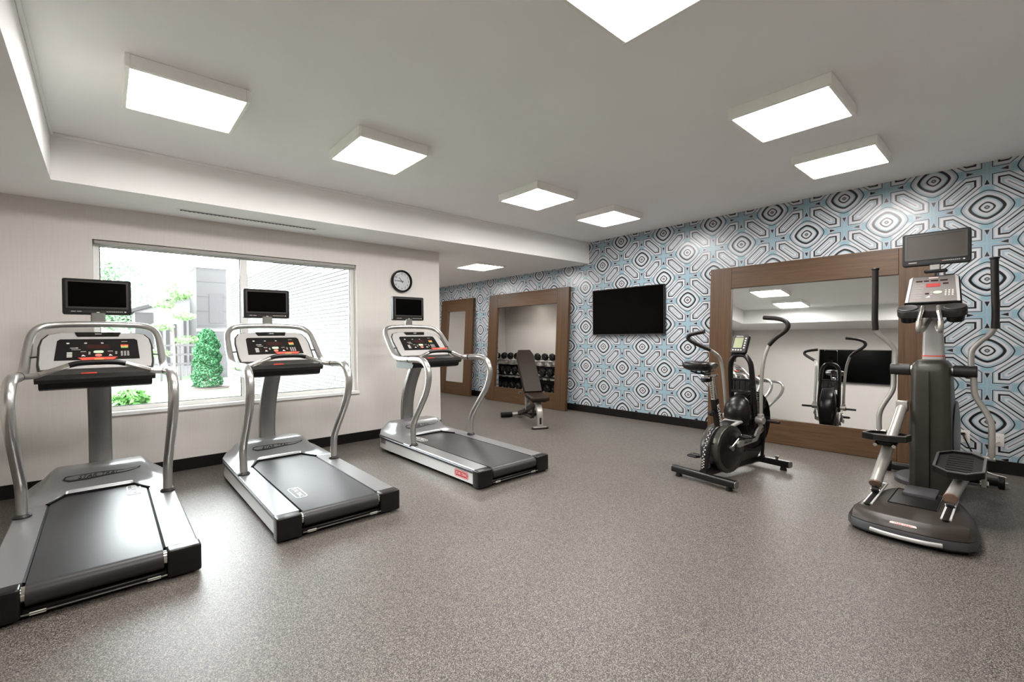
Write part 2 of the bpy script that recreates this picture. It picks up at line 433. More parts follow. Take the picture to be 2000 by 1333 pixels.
# window: frame pieces, stool, panes
wr = empty('window_1', ((WX0 + WX1) / 2, YW + .12, WZ0)); wr['kind'] = 'structure'
cx, cy, cz = wr.location
def wpart(name, x0, x1, y0, y1, z0, z1, mat, bev=.004):
    bm = B(); bb(bm, x0 - cx, x1 - cx, y0 - cy, y1 - cy, z0 - cz, z1 - cz, bev, 1); return mesh(name, bm, mat, wr)
f0, f1 = YW + .09, YW + .15; fw = .045; mxc = 1.145
wpart('frame_jamb', WX0, WX0 + fw, f0, f1, WZ0, WZ1, 'trim_white'); wpart('frame_jamb', WX1 - fw, WX1, f0, f1, WZ0, WZ1, 'trim_white')
wpart('frame_head', WX0 + fw, WX1 - fw, f0, f1, WZ1 - fw, WZ1, 'trim_white'); wpart('frame_foot', WX0 + fw, WX1 - fw, f0, f1, WZ0 + .015, WZ0 + .055, 'trim_white')
wpart('mullion', mxc - .033, mxc + .033, f0 - .005, f1, WZ0 + .055, WZ1 - fw, 'trim_white')
wpart('blind_head', WX0 + .01, WX1 - .01, YW + .02, YW + .075, WZ1 - .035, WZ1 - .003, 'button_grey')
wpart('window_stool', WX0 - .012, WX1 + .012, YW - .022, f0 + .01, WZ0 - .022, WZ0 + .015, 'trim_white', .006)
for x0, x1 in ((WX0 + fw, mxc - .033), (mxc + .033, WX1 - fw)):
    g = wpart('gasket', x0, x1, f0 + .02, f0 + .026, WZ0 + .055, WZ0 + .061, 'black_plastic', 0)
    for a0, a1 in ((x0, x0 + .006), (x1 - .006, x1)): wpart('gasket', a0, a1, f0 + .02, f0 + .026, WZ0 + .061, WZ1 - fw, 'black_plastic', 0)
    wpart('gasket', x0, x1, f0 + .02, f0 + .026, WZ1 - fw - .006, WZ1 - fw, 'black_plastic', 0)
    bm = B(); bb(bm, x0 - cx, x1 - cx, f0 + .028 - cy, f0 + .034 - cy, WZ0 + .055 - cz, WZ1 - fw - cz); mesh('pane', bm, 'window_glass', wr, flat=True)
# ------------------------------------------------------------------ ceiling lights
LX = [.115, 1.435, 3.295, 4.60]; LY = [.78, 3.28]; LS = .59
def light_fixture(x, y, z, th, label, group='square ceiling light panels'):
    t = thing('ceiling_light', label, 'ceiling light', (x + LS / 2, y + LS / 2, z), group=group)
    s = LS / 2
    for nm, q in (('side_rail', (-s - .012, -s + .012, -s - .012, s + .012)), ('side_rail', (s - .012, s + .012, -s - .012, s + .012)), ('side_rail', (-s + .012, s - .012, -s - .012, -s + .012)), ('side_rail', (-s + .012, s - .012, s - .012, s + .012))):
        bm = B(); bb(bm, q[0], q[1], q[2], q[3], -th, 0, .003, 1); mesh(nm, bm, 'lamp_frame', t)
    bm = B(); bb(bm, -s + .012, s - .012, -s + .012, s - .012, -th + .006, -th + .012); mesh('diffuser', bm, 'lamp_diffuser', t, flat=True)
    bm = B(); bb(bm, -s + .012, s - .012, -s + .012, s - .012, -.008, 0); mesh('back_plate', bm, 'lamp_frame', t, flat=True)
    return t
names = {(0, 1): 'square ceiling light nearest the window and the left bulkhead corner', (1, 1): 'square ceiling light above the middle treadmill, second along the window bulkhead',
         (2, 1): 'square ceiling light third along the window bulkhead, beyond the middle row gap', (3, 1): 'square ceiling light at the wallpaper end of the window bulkhead row',
         (0, 0): 'square ceiling light beside the left bulkhead, nearest the camera', (1, 0): 'square ceiling light cut by the top edge of the photo',
         (2, 0): 'larger square ceiling light of the two on the right, above the exercise bike', (3, 0): 'square ceiling light closest to the wallpaper above the big mirror'}
for j in range(2):
    for i in range(4): light_fixture(LX[i], LY[j], ZC, .075, names[(i, j)])
light_fixture(4.54, 5.92, ZS, .03, 'flush square ceiling light in the low alcove ceiling', 'square ceiling light panels')
light_fixture(4.50, 8.15, ZS, .03, 'unseen flush ceiling panel added to brighten the alcove, behind the wall end', 'square ceiling light panels')  # extra panel, out of view, added to brighten the alcove
# linear vent in the soffit
t = thing('ceiling_vent', 'long slotted air vent in the soffit above the window', 'vent', (1.16, 5.255, ZS))
bm = B(); bb(bm, -.64, .64, -.035, .035, -.004, 0, .002, 1); mesh('vent_plate', bm, 'bulkhead_paint', t)
bm = B(); bb(bm, -.615, .615, -.016, .016, -.006, -.003); mesh('slot', bm, 'charcoal', t, flat=True)
bm = B(); bb(bm, -.003, .003, -.017, .017, -.010, -.006); vm = mesh('vane', bm, 'button_grey', t, flat=True); vm.rotation_euler.z = .5; vm.location.x = -.6
for k in range(1, 36): inst('vane', vm.data, t, (-.6 + 1.2 * k / 35, 0, 0), (0, 0, .5))
# wall clock
t = thing('wall_clock', 'round black rimmed wall clock on the pale window wall', 'clock', (2.992, YW - .001, 2.062))
bm = B(); lathe(bm, [(.150, 0), (.152, .02), (.146, .042), (.134, .045), (.125, .034), (.124, 0)], 48, Matrix.Rotation(PI / 2, 3, 'X')); mesh('rim', bm, 'clock_black', t)
bm = B(); lathe(bm, [(.126, 0), (.126, .018)], 48, Matrix.Rotation(PI / 2, 3, 'X')); dial = mesh('dial', bm, 'clock_dial', t)
for k in range(1, 13):
    a = k / 12 * 2 * PI; text('numeral', str(k), .036, 'clock_ink', dial, ((math.sin(a) * .098, -.0195, math.cos(a) * .098), (1, 0, 0), (0, 0, 1)), .0004)
def hand(name, ang, ln, wd, y):
    a = math.radians(ang); d = Vector((math.sin(a), 0, math.cos(a))); s = Vector((d.z, 0, -d.x)); bm = B()
    prism(bm, [(-.025, -wd), (ln, -wd * .5), (ln, wd * .5), (-.025, wd)], 0, .002, ((0, y, 0), d, s, (0, -1, 0))); mesh(name, bm, 'clock_ink', t)
hand('hour_hand', 323, .066, .005, -.021); hand('minute_hand', 273, .092, .004, -.024)
bm = B(); lathe(bm, [(.126, .0), (.126, .002)], 40, Matrix.Rotation(PI / 2, 3, 'X'), (0, -.032, 0)); mesh('glass', bm, 'window_glass', t)
# televisions
def television(name, label, loc, rotz, w_, h_):
    t = thing(name, label, 'television', loc, (0, 0, rotz))   # local -y faces the viewer
    bm = B(); bb(bm, -w_ / 2, w_ / 2, -.055, -.018, -h_ / 2, h_ / 2, .004, 2); mesh('housing', bm, 'monitor_shell', t)
    bm = B(); ring_plate(bm, rrect(w_, h_, .004, 2), rrect(w_ - .02, h_ - .022, .003, 2), 0, .004, ((0, -.055, 0), (1, 0, 0), (0, 0, 1), (0, -1, 0))); mesh('bezel', bm, 'charcoal', t)
    bm = B(); bb(bm, -w_ / 2 + .01, w_ / 2 - .01, -.057, -.055, -h_ / 2 + .011, h_ / 2 - .011); mesh('screen', bm, 'screen_off', t, flat=True)
    bm = B(); bb(bm, -w_ / 2, w_ / 2, -.060, -.055, -h_ / 2 - .004, -h_ / 2 + .005, .001, 1); mesh('bottom_trim', bm, 'bumper_strip', t)
    bm = B(); bb(bm, -.2, .2, -.018, 0, -.15, .15); mesh('wall_bracket', bm, 'black_plastic', t)
    return t
television('wall_television', 'wide black television hung on the blue printed wallpaper', (XP, 4.128, 1.685), -PI / 2, 1.30, .735)
television('wall_television', 'black television on the left wall, seen only in the big mirror', (XL, 2.715, 1.60), PI / 2, 1.42, .80)
# outlets
for i, (y, lab) in enumerate(((.375, 'ivory wall outlet with a black plug, nearer the elliptical trainer'), (.153, 'ivory wall outlet nearest the right edge of the photo'))):
    t = thing('wall_outlet', lab, 'outlet', (XP, y, .305), group='outlets low on the printed wall')
    bm = B(); bb(bm, -.006, 0, -.037, .037, -.06, .06, .003, 2); pl = mesh('cover_plate', bm, 'outlet_ivory', t)
    for z in (-.024, .024):
        bm = B(); prism(bm, rrect(.034, .03, .008, 4), 0, .003, ((-.006, 0, z), (0, 1, 0), (0, 0, 1), (-1, 0, 0))); so = mesh('receptacle', bm, 'outlet_ivory', t)
        for dy in (-.007, .007):
            bm = B(); bb(bm, -.0098, -.0088, dy - .0012, dy + .0012, z - .003, z + .007); mesh('slot', bm, 'charcoal', so, flat=True)
bm = B(); tube(bm, [(XP - .03, .385, .33), (XP - .07, .375, .31), (XP - .09, .33, .2), (XP - .08, .29, .1), (XP - .10, .28, .03), (XP - .25, .30, .012), (XP - .52, .40, .012)], .006, 8); box(bm, (XP - .024, .385, .33), (.03, .026, .026), .004)
tag(mesh('power_cord', bm, 'black_plastic'), 'black power cord plugged into the outlet behind the elliptical', 'cord')
bm = B(); tube(bm, [(XP - .022, .165, .285), (XP - .05, .18, .27), (XP - .07, .215, .2), (XP - .075, .232, .13), (XP - .08, .235, .03), (XP - .12, .20, .011), (XP - .2, .1, .011)], .0035, 8); box(bm, (XP - .018, .165, .285), (.02, .018, .02), .003)
tag(mesh('power_cord', bm, 'outlet_ivory'), 'thin white cord running down from the right hand outlet', 'cord')
# recessed downlight in the niche
t = thing('niche_downlight', 'round downlight recessed in the top of the dumbbell niche', 'downlight', (XP + .26, 6.70, NZ1))
bm = B(); lathe(bm, [(.045, 0), (.062, 0), (.060, -.006), (.047, -.008), (.045, -.004)], 28); mesh('trim_ring', bm, 'trim_white', t)
bm = B(); lathe(bm, [(.0, -.002), (.045, -.002), (.045, -.004), (.0, -.004)], 28); mesh('lens', bm, 'niche_lens', t)
# ------------------------------------------------------------------ leaning walnut frames
LEAN = math.atan(.0645); FH, FWD, FTH = 2.172, .272, .058
def leaning_frame(name, label, cat, y0, y1, mirror):
    yc = (y0 + y1) / 2; w_ = y1 - y0
    t = thing(name, label, cat, (5.985, yc, 0), (0, LEAN, 0))
    for s in (-1, 1):
        bm = B(); a, b = (s * w_ / 2, s * (w_ / 2 - FWD)); bb(bm, -FTH, 0, min(a, b), max(a, b), 0, FH, .002, 1); mesh('stile', bm, 'walnut_upright', t)
    for z0, z1 in ((0, FWD + .012), (FH - FWD, FH)):
        bm = B(); bb(bm, -FTH, -.004, -w_ / 2 + FWD + .0015, w_ / 2 - FWD - .0015, z0, z1, .002, 1); mesh('rail', bm, 'walnut_across', t)
    if mirror:
        bm = B(); bb(bm, -.040, -.034, -w_ / 2 + FWD, w_ / 2 - FWD, FWD + .012, FH - FWD); pn = mesh('mirror_pane', bm, 'mirror_glass', t, flat=True); pn.rotation_euler.y = .0095; pn.location.x = -.004
        bm = B(); bb(bm, -.012, -.004, -w_ / 2 + FWD, w_ / 2 - FWD, FWD + .012, FH - FWD); mesh('backing_board', bm, 'charcoal', t, flat=True)
    return t
leaning_frame('leaning_mirror', 'large walnut framed mirror leaning on the wallpaper behind the exercise bike', 'mirror', .575, 2.785, True)
leaning_frame('niche_surround', 'open walnut frame leaning around the dumbbell niche', 'surround', 5.285, 7.495, False)
leaning_frame('leaning_mirror', 'narrow walnut framed mirror at the far left of the wallpaper', 'mirror', 8.06, 9.31, True)
# ------------------------------------------------------------------ treadmills (local: x across, y from the rear end forward, z up)
def deck_z(y): return .156 + .030 * y / 1.95
def make_treadmill(label):
    t = thing('treadmill', label, 'treadmill', group='treadmills facing the window')
    HW = .42
    bm = B(); bb(bm, -.385, .385, .06, 1.94, .035, .115, .01, 1); mesh('chassis', bm, 'black_plastic', t)
    for x, y in ((-.33, .30), (.33, .30), (-.33, 1.75), (.33, 1.75)):
        bm = B(); cyl(bm, (x, y, 0), (x, y, .012), .026, .030, 16); cyl(bm, (x, y, .012), (x, y, .05), .010, n=10); mesh('levelling_foot', bm, 'mast_metal', t)
    for s in (-1, 1):
        # side panel with rounded nose, dark strip, top cover
        def rail(name, xin, xout, zf0, zf1, mat, y0=.06, bev=0.0):
            ys = [y0, .5, 1.0, 1.4, 1.7, 1.82, 1.90, 1.95, 1.985, 2.0]; nose = [0, 0, 0, 0, 0, .006, .02, .045, .085, .12]
            rs = []
            for y, q in zip(ys, nose):
                xo = xout - q; xi = min(xin, xo - .004); z0, z1 = zf0(y), zf1(y)
                rs.append([Vector((s * a, y, b)) for a, b in ((xi, z0), (xo - bev * .3, z0), (xo, z0 + bev), (xo, z1 - bev), (xo - bev, z1), (xi, z1))] if bev else [Vector((s * a, y, b)) for a, b in ((xi, z0), (xo, z0), (xo, z1), (xi, z1))])
            bm = B(); rings(bm, rs); return mesh(name, bm, mat, t)
        rail('side_panel', .37, .415, lambda y: .030 + .012 * y / 1.95, lambda y: deck_z(y) - .034, 'side_panel')
        rail('side_strip', .37, .421, lambda y: deck_z(y) - .034, lambda y: deck_z(y) - .010, 'bumper_strip', bev=.004)
        rail('rail_cover', .272, .414, lambda y: deck_z(y) - .012, lambda y: deck_z(y) + .004, 'silver_shell', bev=.006)
        bm = B(); rings(bm, [[Vector((s * a, y, deck_z(y) + dz)) for a, dz in ((.256, -.05), (.273, -.05), (.273, .001), (.256, -.006))] for y in (.07, 1.4)]); mesh('deck_edge', bm, 'deck_edge', t)
        bm = B(); bb(bm, min(s * .272, s * .426), max(s * .272, s * .426), -.018, .075, .012, .160, .014, 3); mesh('end_cap', bm, 'satin_black', t)
        bm = B(); cyl(bm, (s * .258, .035, .112), (s * .272, .035, .112), .038, n=24); cyl(bm, (s * .256, .035, .112), (s * .2725, .035, .112), .03, n=16); mesh('roller_end', bm, 'chrome', t)
        bm = B(); bb(bm, s * .215 - .028, s * .215 + .028, -.0225, -.0190, .028, .043, .001, 1); mesh('warning_tag', bm, 'tag_white', t)
        # post collar + post
        bm = B(); lathe(bm, [(.044, 0), (.046, .012), (.036, .024), (.032, .026)], 24, None, (s * .372, 1.165, deck_z(1.165))); mesh('post_collar', bm, 'charcoal', t)
        pts = [(s * .372, 1.165, .18), (s * .374, 1.168, .30), (s * .376, 1.160, .38), (s * .379, 1.105, .47), (s * .382, .97, .635), (s * .384, .885, .745), (s * .386, .838, .85), (s * .387, .828, .94), (s * .387, .862, 1.025), (s * .386, .945, 1.068), (s * .385, 1.06, 1.076), (s * .385, 1.20, 1.072)]
        bm = B(); tube(bm, pts, [.029, .030, .031, .032, .032], 16, 4); mesh('handrail_post', bm, 'silver_paint', t)
        bm = B(); cyl(bm, (s * .385, 1.190, 1.072), (s * .385, 1.206, 1.072), .0335, n=20); mesh('rail_joint', bm, 'charcoal', t)
        # grip: outer metal piece
        bm = B(); tube(bm, [(s * .375, 1.22, 1.070), (s * .31, 1.215, 1.075), (s * .285, 1.212, 1.082)], .019, 12, 4); mesh('grip_arm', bm, 'silver_paint', t)
        bm = B(); tube(bm, [(s * .287, 1.212, 1.082), (s * .20, 1.215, 1.115), (s * .145, 1.22, 1.137)], .0175, 12, 4); mesh('pulse_grip', bm, 'chrome', t)
    bm = B(); tube(bm, [(-.147, 1.22, 1.136), (-.10, 1.223, 1.148), (0, 1.225, 1.152), (.10, 1.223, 1.148), (.147, 1.22, 1.136)], .0185, 12, 5); mesh('front_bar', bm, 'satin_black', t)
    # console hoop
    hp = []
    side = [(.385, 1.20, 1.072), (.385, 1.34, 1.070), (.385, 1.45, 1.076), (.384, 1.53, 1.108), (.383, 1.60, 1.165), (.378, 1.70, 1.265), (.365, 1.79, 1.355), (.325, 1.845, 1.405), (.26, 1.868, 1.424), (.13, 1.875, 1.432)]
    hp = [(-a, b, c) for a, b, c in side] + [(0, 1.876, 1.434)] + [(a, b, c) for a, b, c in reversed(side)]
    bm = B(); tube(bm, hp, [.031, .031, .029, .027, .025, .024, .024, .024, .025, .027, .029, .031, .031], 16, 4); mesh('console_hoop', bm, 'silver_paint', t)
    # belt with rounded rear turn
    prof = []
    for k in range(13):
        a = -PI / 2 + PI * k / 12
        prof.append((.035 - .052 * math.cos(a), .108 + .052 * math.sin(a)))
    prof += [(.5, deck_z(.5) + .0035), (1.0, deck_z(1.0) + .0025), (1.58, deck_z(1.58) + .001), (1.58, .10), (.035, .056)]
    bm = B(); rings(bm, [[Vector((x, a, b)) for a, b in prof] for x in (-.2575, .2575)]); belt = mesh('running_belt', bm, 'belt_rubber', t)
    bm = B(); tube(bm, [(-.27, -.021, .036), (.27, -.021, .036)], .004, 8, 1); mesh('rear_guard_rod', bm, 'mast_metal', t)
    bm = B(); bb(bm, -.272, .272, .0, .06, .018, .05, .006, 1); mesh('rear_guard', bm, 'black_plastic', t)
    # motor hood: a moulded height field with chamfered corners towards the belt
    nx, ny = 44, 22
    def edge(x):
        x = abs(x); return 1.53 if x < .19 else 1.53 - (x - .19) / .085 * .18 if x < .275 else 1.35 - (x - .275) * .35
    def nose(x):
        x = abs(x); return 2.0 if x < .29 else 2.0 - .19 * ((x - .29) / .13) ** 2.2
    def sm(a, b, q):
        q = max(0, min(1, (q - a) / (b - a))); return q * q * (3 - 2 * q)
    bm = B(); top = []; 
    for i in range(nx + 1):
        x = -.414 + .828 * i / nx; e, n_ = edge(x), nose(x); col = []
        for j in range(ny + 1):
            y = e + (n_ - e) * j / ny
            lat = 1 - sm(.245, .375, abs(x))
            h = sm(1.50, 1.735, y) - .12 * sm(1.74, 2.0, y) - .55 * sm(1.93, 2.0, y)
            z = deck_z(y) + .006 + .118 * lat * max(0, h) + .020 * (1 - sm(.36, .42, abs(x))) * sm(1.38, 1.6, y)
            if j == 0: z -= .004
            col.append(bm.verts.new((x, y, z)))
        top.append(col)
    for i in range(nx):
        for j in range(ny): bm.faces.new((top[i][j], top[i + 1][j], top[i + 1][j + 1], top[i][j + 1]))
    bot = [[bm.verts.new((c[j].co.x, c[j].co.y, .10)) for j in (0, ny)] for c in top]
    for i in range(nx):
        bm.faces.new((top[i][ny], top[i + 1][ny], bot[i + 1][1], bot[i][1])); bm.faces.new((top[i][0], bot[i][0], bot[i + 1][0], top[i + 1][0]))
    for i in (0, nx):
        bm.faces.new([v for v in top[i]] + [bot[i][1], bot[i][0]])
    hood = mesh('motor_hood', bm, 'silver_shell', t, angle=60)
    bm = B(); pts = [(x, edge(x) - .006, deck_z(edge(x)) + .004) for x in [-.272, -.25, -.22, -.195, -.18, 0, .18, .195, .22, .25, .272]]
    tube(bm, pts, .011, 8, 1); mesh('hood_lip', bm, 'deck_edge', t)
    # hood emblem: dark swoosh with lettering, lying on the sloping rear face of the hood
    sl = Vector((0, .215, .121)).normalized(); o_ = Vector((0, 1.632, deck_z(1.632) + .006 + .020 + .0665)); nrm = Vector((1, 0, 0)).cross(sl)
    sw = [(a * 1.35, b * 1.25) for a, b in [(-.155, -.006), (-.148, .018), (-.11, .028), (-.03, .026), (.05, .018), (.11, .012), (.165, .02), (.185, .034), (.172, .008), (.12, -.010), (.03, -.016), (-.06, -.026), (-.13, -.024)]]
    sw_in = [(a * .93 - .004, b * .62 + .001) for a, b in sw]
    bm = B(); ring_plate(bm, sw, sw_in, -.004, .006, (o_, (1, 0, 0), sl, nrm)); mesh('hood_emblem', bm, 'emblem_dark', t)
    for wd, dx in (('STAR', -.075), ('TRAC', .055)): text('hood_lettering', wd, .044, 'emblem_dark', t, (o_ + nrm * .003 + Vector((dx, 0, 0)), (1, 0, 0), sl), .004, shear=.3, spacing=1.02)
    # mast
    path = [(1.955, .10), (1.975, .28), (1.975, .42), (1.955, .56), (1.905, .70), (1.835, .83), (1.755, .95), (1.69, 1.05)]
    P = smooth_path([(0, a, b) for a, b in path], 4); rs = []
    for i, q in enumerate(P):
        d = (P[min(i + 1, len(P) - 1)] - P[max(i - 1, 0)]).normalized(); n_ = Vector((1, 0, 0)).cross(d)
        rs.append([q + Vector((a, 0, 0)) + n_ * b for a, b in rrect(.145, .080, .018, 3)])
    bm = B(); rings(bm, rs); mesh('mast', bm, 'mast_metal', t)
    # console
    S = Vector((0, .30, .285)).normalized(); N = Vector((1, 0, 0)).cross(S)     # slope direction and outward normal (towards the runner)
    N = N if N.y < 0 else -N
    O = Vector((0, 1.505, 1.085))
    def fr(d=0): return (O + N * d, Vector((1, 0, 0)), S, N)
    H = .405
    trap = [(-.318, .0), (.318, .0), (.328, .06), (.330, .25), (.318, .33), (.285, .385), (.22, H), (-.22, H), (-.285, .385), (-.318, .33), (-.330, .25), (-.328, .06)]
    bm = B(); prism(bm, trap, -.045, 0, fr()); con = mesh('console', bm, 'charcoal', t)
    inner = [(a * .965, .012 + b * .955) for a, b in trap]
    bm = B(); prism(bm, inner, 0, .008, fr(), .004); mesh('console_face', bm, 'bezel_silver', con)
    bm = B(); prism(bm, [(-.240, .099), (.242, .099), (.234, .305), (.218, .322), (-.215, .322), (-.230, .305)], .008, .0125, fr(), .002); mesh('display_panel', bm, 'satin_black', con)
    bm = B(); prism(bm, [(-.12, .352), (.12, .352), (.135, .392), (-.135, .392)], .008, .020, fr(), .003); mesh('fan_outlet', bm, 'satin_black', con)
    bm = B(); prism(bm, rrect(.04, .008, .003, 2, 0, .37), .020, .0215, fr()); mesh('fan_badge', bm, 'button_grey', con)
    def btn(name, poly, mat, h=.0145): 
        b_ = B(); prism(b_, poly, .0125, h, fr(), .0005); return mesh(name, b_, mat, con)
    btn('start_button', rrect(.058, .027, .012, 5, 0, .178), 'button_green'); btn('stop_button', oval(.040, .030, 20, 0, .142), 'button_red')
    btn('led_window', rrect(.125, .042, .012, 4, 0, .236), 'dark_window', .0135)
    ob = B(); ring_plate(ob, rrect(.14, .050, .018, 4, 0, .236), rrect(.133, .044, .015, 4, 0, .236), .0125, .0138, fr()); mesh('led_window_ring', ob, 'charcoal', con)
    for r in range(4):
        for c in range(3): btn('keypad_button', rrect(.013, .0095, .003, 2, .135 + c * .019, .135 + r * .014), 'button_grey')
        btn('program_key', rrect(.030, .0075, .002, 2, -.160, .130 + r * .0145), 'button_light'); btn('program_lamp', rrect(.012, .0075, .002, 2, -.131, .130 + r * .0145), 'taupe')
    for x in (-.085, .068):
        btn('small_readout', rrect(.036, .016, .003, 2, x, .166), 'dark_window', .0135); btn('readout_caption', rrect(.030, .0055, .001, 2, x, .184), 'button_grey', .0135)
        btn('adjust_icon', [(x - .012, .134), (x + .014, .134), (x - .002, .152)], 'button_light', .0135)
        for dz in (0, .016): btn('adjust_button', oval(.014, .011, 12, x + .034, .158 + dz), 'button_grey')
    for x, m_ in ((-.170, 'button_light'), (-.073, 'button_grey'), (.022, 'button_grey')): btn('panel_icon', rrect(.016, .012, .003, 2, x, .275), m_, .0135)
    btn('panel_caption', rrect(.028, .008, .002, 2, -.145, .223), 'button_grey', .0135); btn('panel_caption', rrect(.050, .005, .001, 2, -.125, .205), 'button_grey', .0135); btn('panel_icon', oval(.02, .013, 12, -.122, .224), 'button_grey', .0135)
    btn('chart_red', rrect(.046, .022, .001, 1, .153, .243), 'print_red', .0135); btn('chart_orange', [(.131, .226), (.175, .226), (.175, .238), (.160, .246), (.150, .236), (.131, .244)], 'print_orange', .0140); btn('chart_green', [(.131, .216), (.176, .216), (.170, .222), (.150, .231), (.131, .222)], 'print_green', .0142); btn('panel_caption', rrect(.036, .005, .001, 1, .153, .290), 'button_grey', .0135)
    # tray and stop bar
    bm = B(); rings(bm, [[Vector((x, y, z)) for y, z in ((1.265, 1.075 - .01 * abs(x)), (1.255, 1.040), (1.275, 1.015), (1.62, 1.015), (1.62, 1.10), (1.505, 1.094), (1.40, 1.060), (1.30, 1.060))] for x in (-.318, -.29, .29, .318)]); tray = mesh('console_tray', bm, 'taupe', t)
    bm = B(); rings(bm, [[Vector((x * q, y, z)) for y, z in ((1.28, 1.016), (1.30, .975), (1.36, .962), (1.66, .962), (1.66, 1.016))] for x, q in ((-.300, 1), (-.28, 1), (.28, 1), (.300, 1))]); mesh('tray_underside', bm, 'black_plastic', t)
    bm = B(); bb(bm, -.23, .23, 1.30, 1.39, 1.056, 1.066, .006, 2); mesh('tray_well', bm, 'satin_black', tray)
    bm = B(); prism(bm, [(-.105, .0), (.105, .0), (.075, -.03), (.03, -.034), (.018, -.055), (-.01, -.055), (-.03, -.034), (-.075, -.03)], 0, .010, ((0, 1.240, 1.186), (1, 0, 0), (0, .25, .97), (0, -.97, .25)), .003); st = mesh('stop_plate', bm, 'print_red', t)
    bm = B(); prism(bm, rrect(.05, .010, .004, 3, .005, -.016), .010, .0115, ((0, 1.240, 1.186), (1, 0, 0), (0, .25, .97), (0, -.97, .25))); mesh('stop_mark', bm, 'print_orange', st)
    bm = B(); box(bm, (-.05, 1.33, 1.073), (.085, .012, .010), .003); mesh('safety_key', bm, 'print_red', tray)
    for s in (-1, 1):
        bm = B(); cyl(bm, (s * .322, 1.60, 1.19), (s * .372, 1.60, 1.185), .006, n=8); mesh('hoop_pin', bm, 'charcoal', t)
    # television on its neck
    bm = B(); bb(bm, -.045, .045, 1.895, 1.925, 1.42, 1.53, .006, 1); mesh('monitor_neck', bm, 'mast_metal', t)
    mo = Vector((0, 1.90, 1.655)); w_, h_ = .415, .285
    bm = B(); prism(bm, rrect(w_, h_, .014, 4), -.055, .0, (mo, (1, 0, 0), (0, 0, 1), (0, -1, 0)), .004); mon = mesh('monitor', bm, 'monitor_shell', t)
    F_ = (mo, (1, 0, 0), (0, 0, 1), (0, -1, 0))
    bm = B(); ring_plate(bm, rrect(.378, .222, .006, 3, 0, .016), rrect(.350, .196, .004, 3, 0, .018), 0, .005, F_); mesh('screen_lip', bm, 'monitor_lip', mon)
    bm = B(); prism(bm, rrect(.352, .198, .004, 3, 0, .018), 0, .0012, F_); mesh('screen', bm, 'screen_off', mon)
    bm = B(); prism(bm, rrect(.345, .016, .004, 3, 0, -.118), 0, .002, F_); mesh('control_strip', bm, 'charcoal', mon)
    for k in range(9):
        bm = B(); prism(bm, rrect(.0085, .007, .002, 2, .055 + k * .0115, -.118), .002, .0035, F_); mesh('monitor_button', bm, 'button_grey', mon)
    bm = B(); prism(bm, rrect(.012, .008, .002, 2, .168, -.118), .002, .0035, F_); mesh('monitor_button', bm, 'button_light', mon)
    for k in range(2):
        bm = B(); prism(bm, rrect(.028, .006, .002, 2, -.145 + k * .034, -.118), .002, .003, F_); mesh('monitor_mark', bm, 'button_grey', mon)
    bm = B(); prism(bm, oval(.022, .007, 12, 0, -.124), 0, .003, F_); mesh('monitor_mark', bm, 'button_light', mon)
    return t
def belt_logo(t, x, y):
    z = deck_z(y) + .0040
    o_ = (x, y, z)
    bm = B(); ring_plate(bm, rrect(.25, .082, .03, 4), rrect(.238, .070, .025, 4), 0, .0008, (o_, (0, -1, -.0150), (1, 0, 0), (0, -.0150, 1))); mesh('belt_logo_frame', bm, 'logo_white', t)
    text('belt_logo', 'STAR TRAC', .045, 'logo_white', t, ((x, y, z + .0006), (0, -1, -.0150), (1, 0, 0)), .0005, spacing=1.0, sx=.90)
tr1 = make_treadmill('treadmill at the left edge of the photo, nearest the camera')
tr2 = copy_tree(tr1); tr2['label'] = 'middle treadmill in front of the window'
tr3 = copy_tree(tr1); tr3['label'] = 'treadmill below the wall clock with a red badge on its side'
tr1.location = (-.034, 3.09, 0); tr2.location = (1.222, 3.15, 0); tr3.location = (2.768, 3.08, 0)
belt_logo(tr1, .185, 1.36); belt_logo(tr2, -.175, .42); belt_logo(tr3, -.185, 1.36)
# red side badge of the far treadmill
o_ = (-.4155, .25, .082); fr_ = (o_, (0, -1, 0), (0, 0, 1), (-1, 0, 0))
bm = B(); prism(bm, rrect(.215, .066, .024, 5), 0, .0008, fr_); bd = mesh('side_badge', bm, 'logo_red', tr3)
bm = B(); ring_plate(bm, rrect(.206, .058, .022, 5), rrect(.196, .049, .018, 5), .0008, .0014, fr_); mesh('badge_outline', bm, 'logo_pink', bd)
text('badge_lettering', 'STAR TRAC', .036, 'logo_pink', bd, ((-.4167, .25, .082), (0, -1, 0), (0, 0, 1)), .0004, sx=.95)
# ------------------------------------------------------------------ air bike (local: x forward, y left, z up)
t = thing('exercise_bike', 'black upright air bike with moving handlebars in front of the big mirror', 'exercise bike', (3.905, 1.875, 0), (0, 0, math.radians(-8.5)))
def foot_bar(s, hw, pin):
    bm = B(); rs = [[Vector((s + a, y, .062 + b)) for a, b in rrect(.066, .060, .016, 3)] for y in (-hw, hw)]; rings(bm, rs); mesh('cross_bar', bm, 'satin_black', t)
    for q in (-1, 1):
        bm = B(); prism(bm, rrect(.062, .056, .015, 3), 0, .008, ((s, q * hw, .062), (1, 0, 0), (0, 0, 1), (0, q, 0)), .002); mesh('bar_cap', bm, 'mast_metal', t)
        bm = B(); cyl(bm, (s, q * (hw - .06), 0), (s, q * (hw - .06), .033), .030, .024, 18); mesh('bar_foot', bm, 'black_plastic', t)
    if pin:
        bm = B(); lathe(bm, [(.0, .0), (.012, .0), (.012, .012), (.018, .018), (.018, .03), (.008, .036), (.0, .036)], 16, None, (s, -hw * .55, .091)); mesh('bar_knob', bm, 'mast_metal', t)
foot_bar(0, .305, False); foot_bar(.965, .265, True)
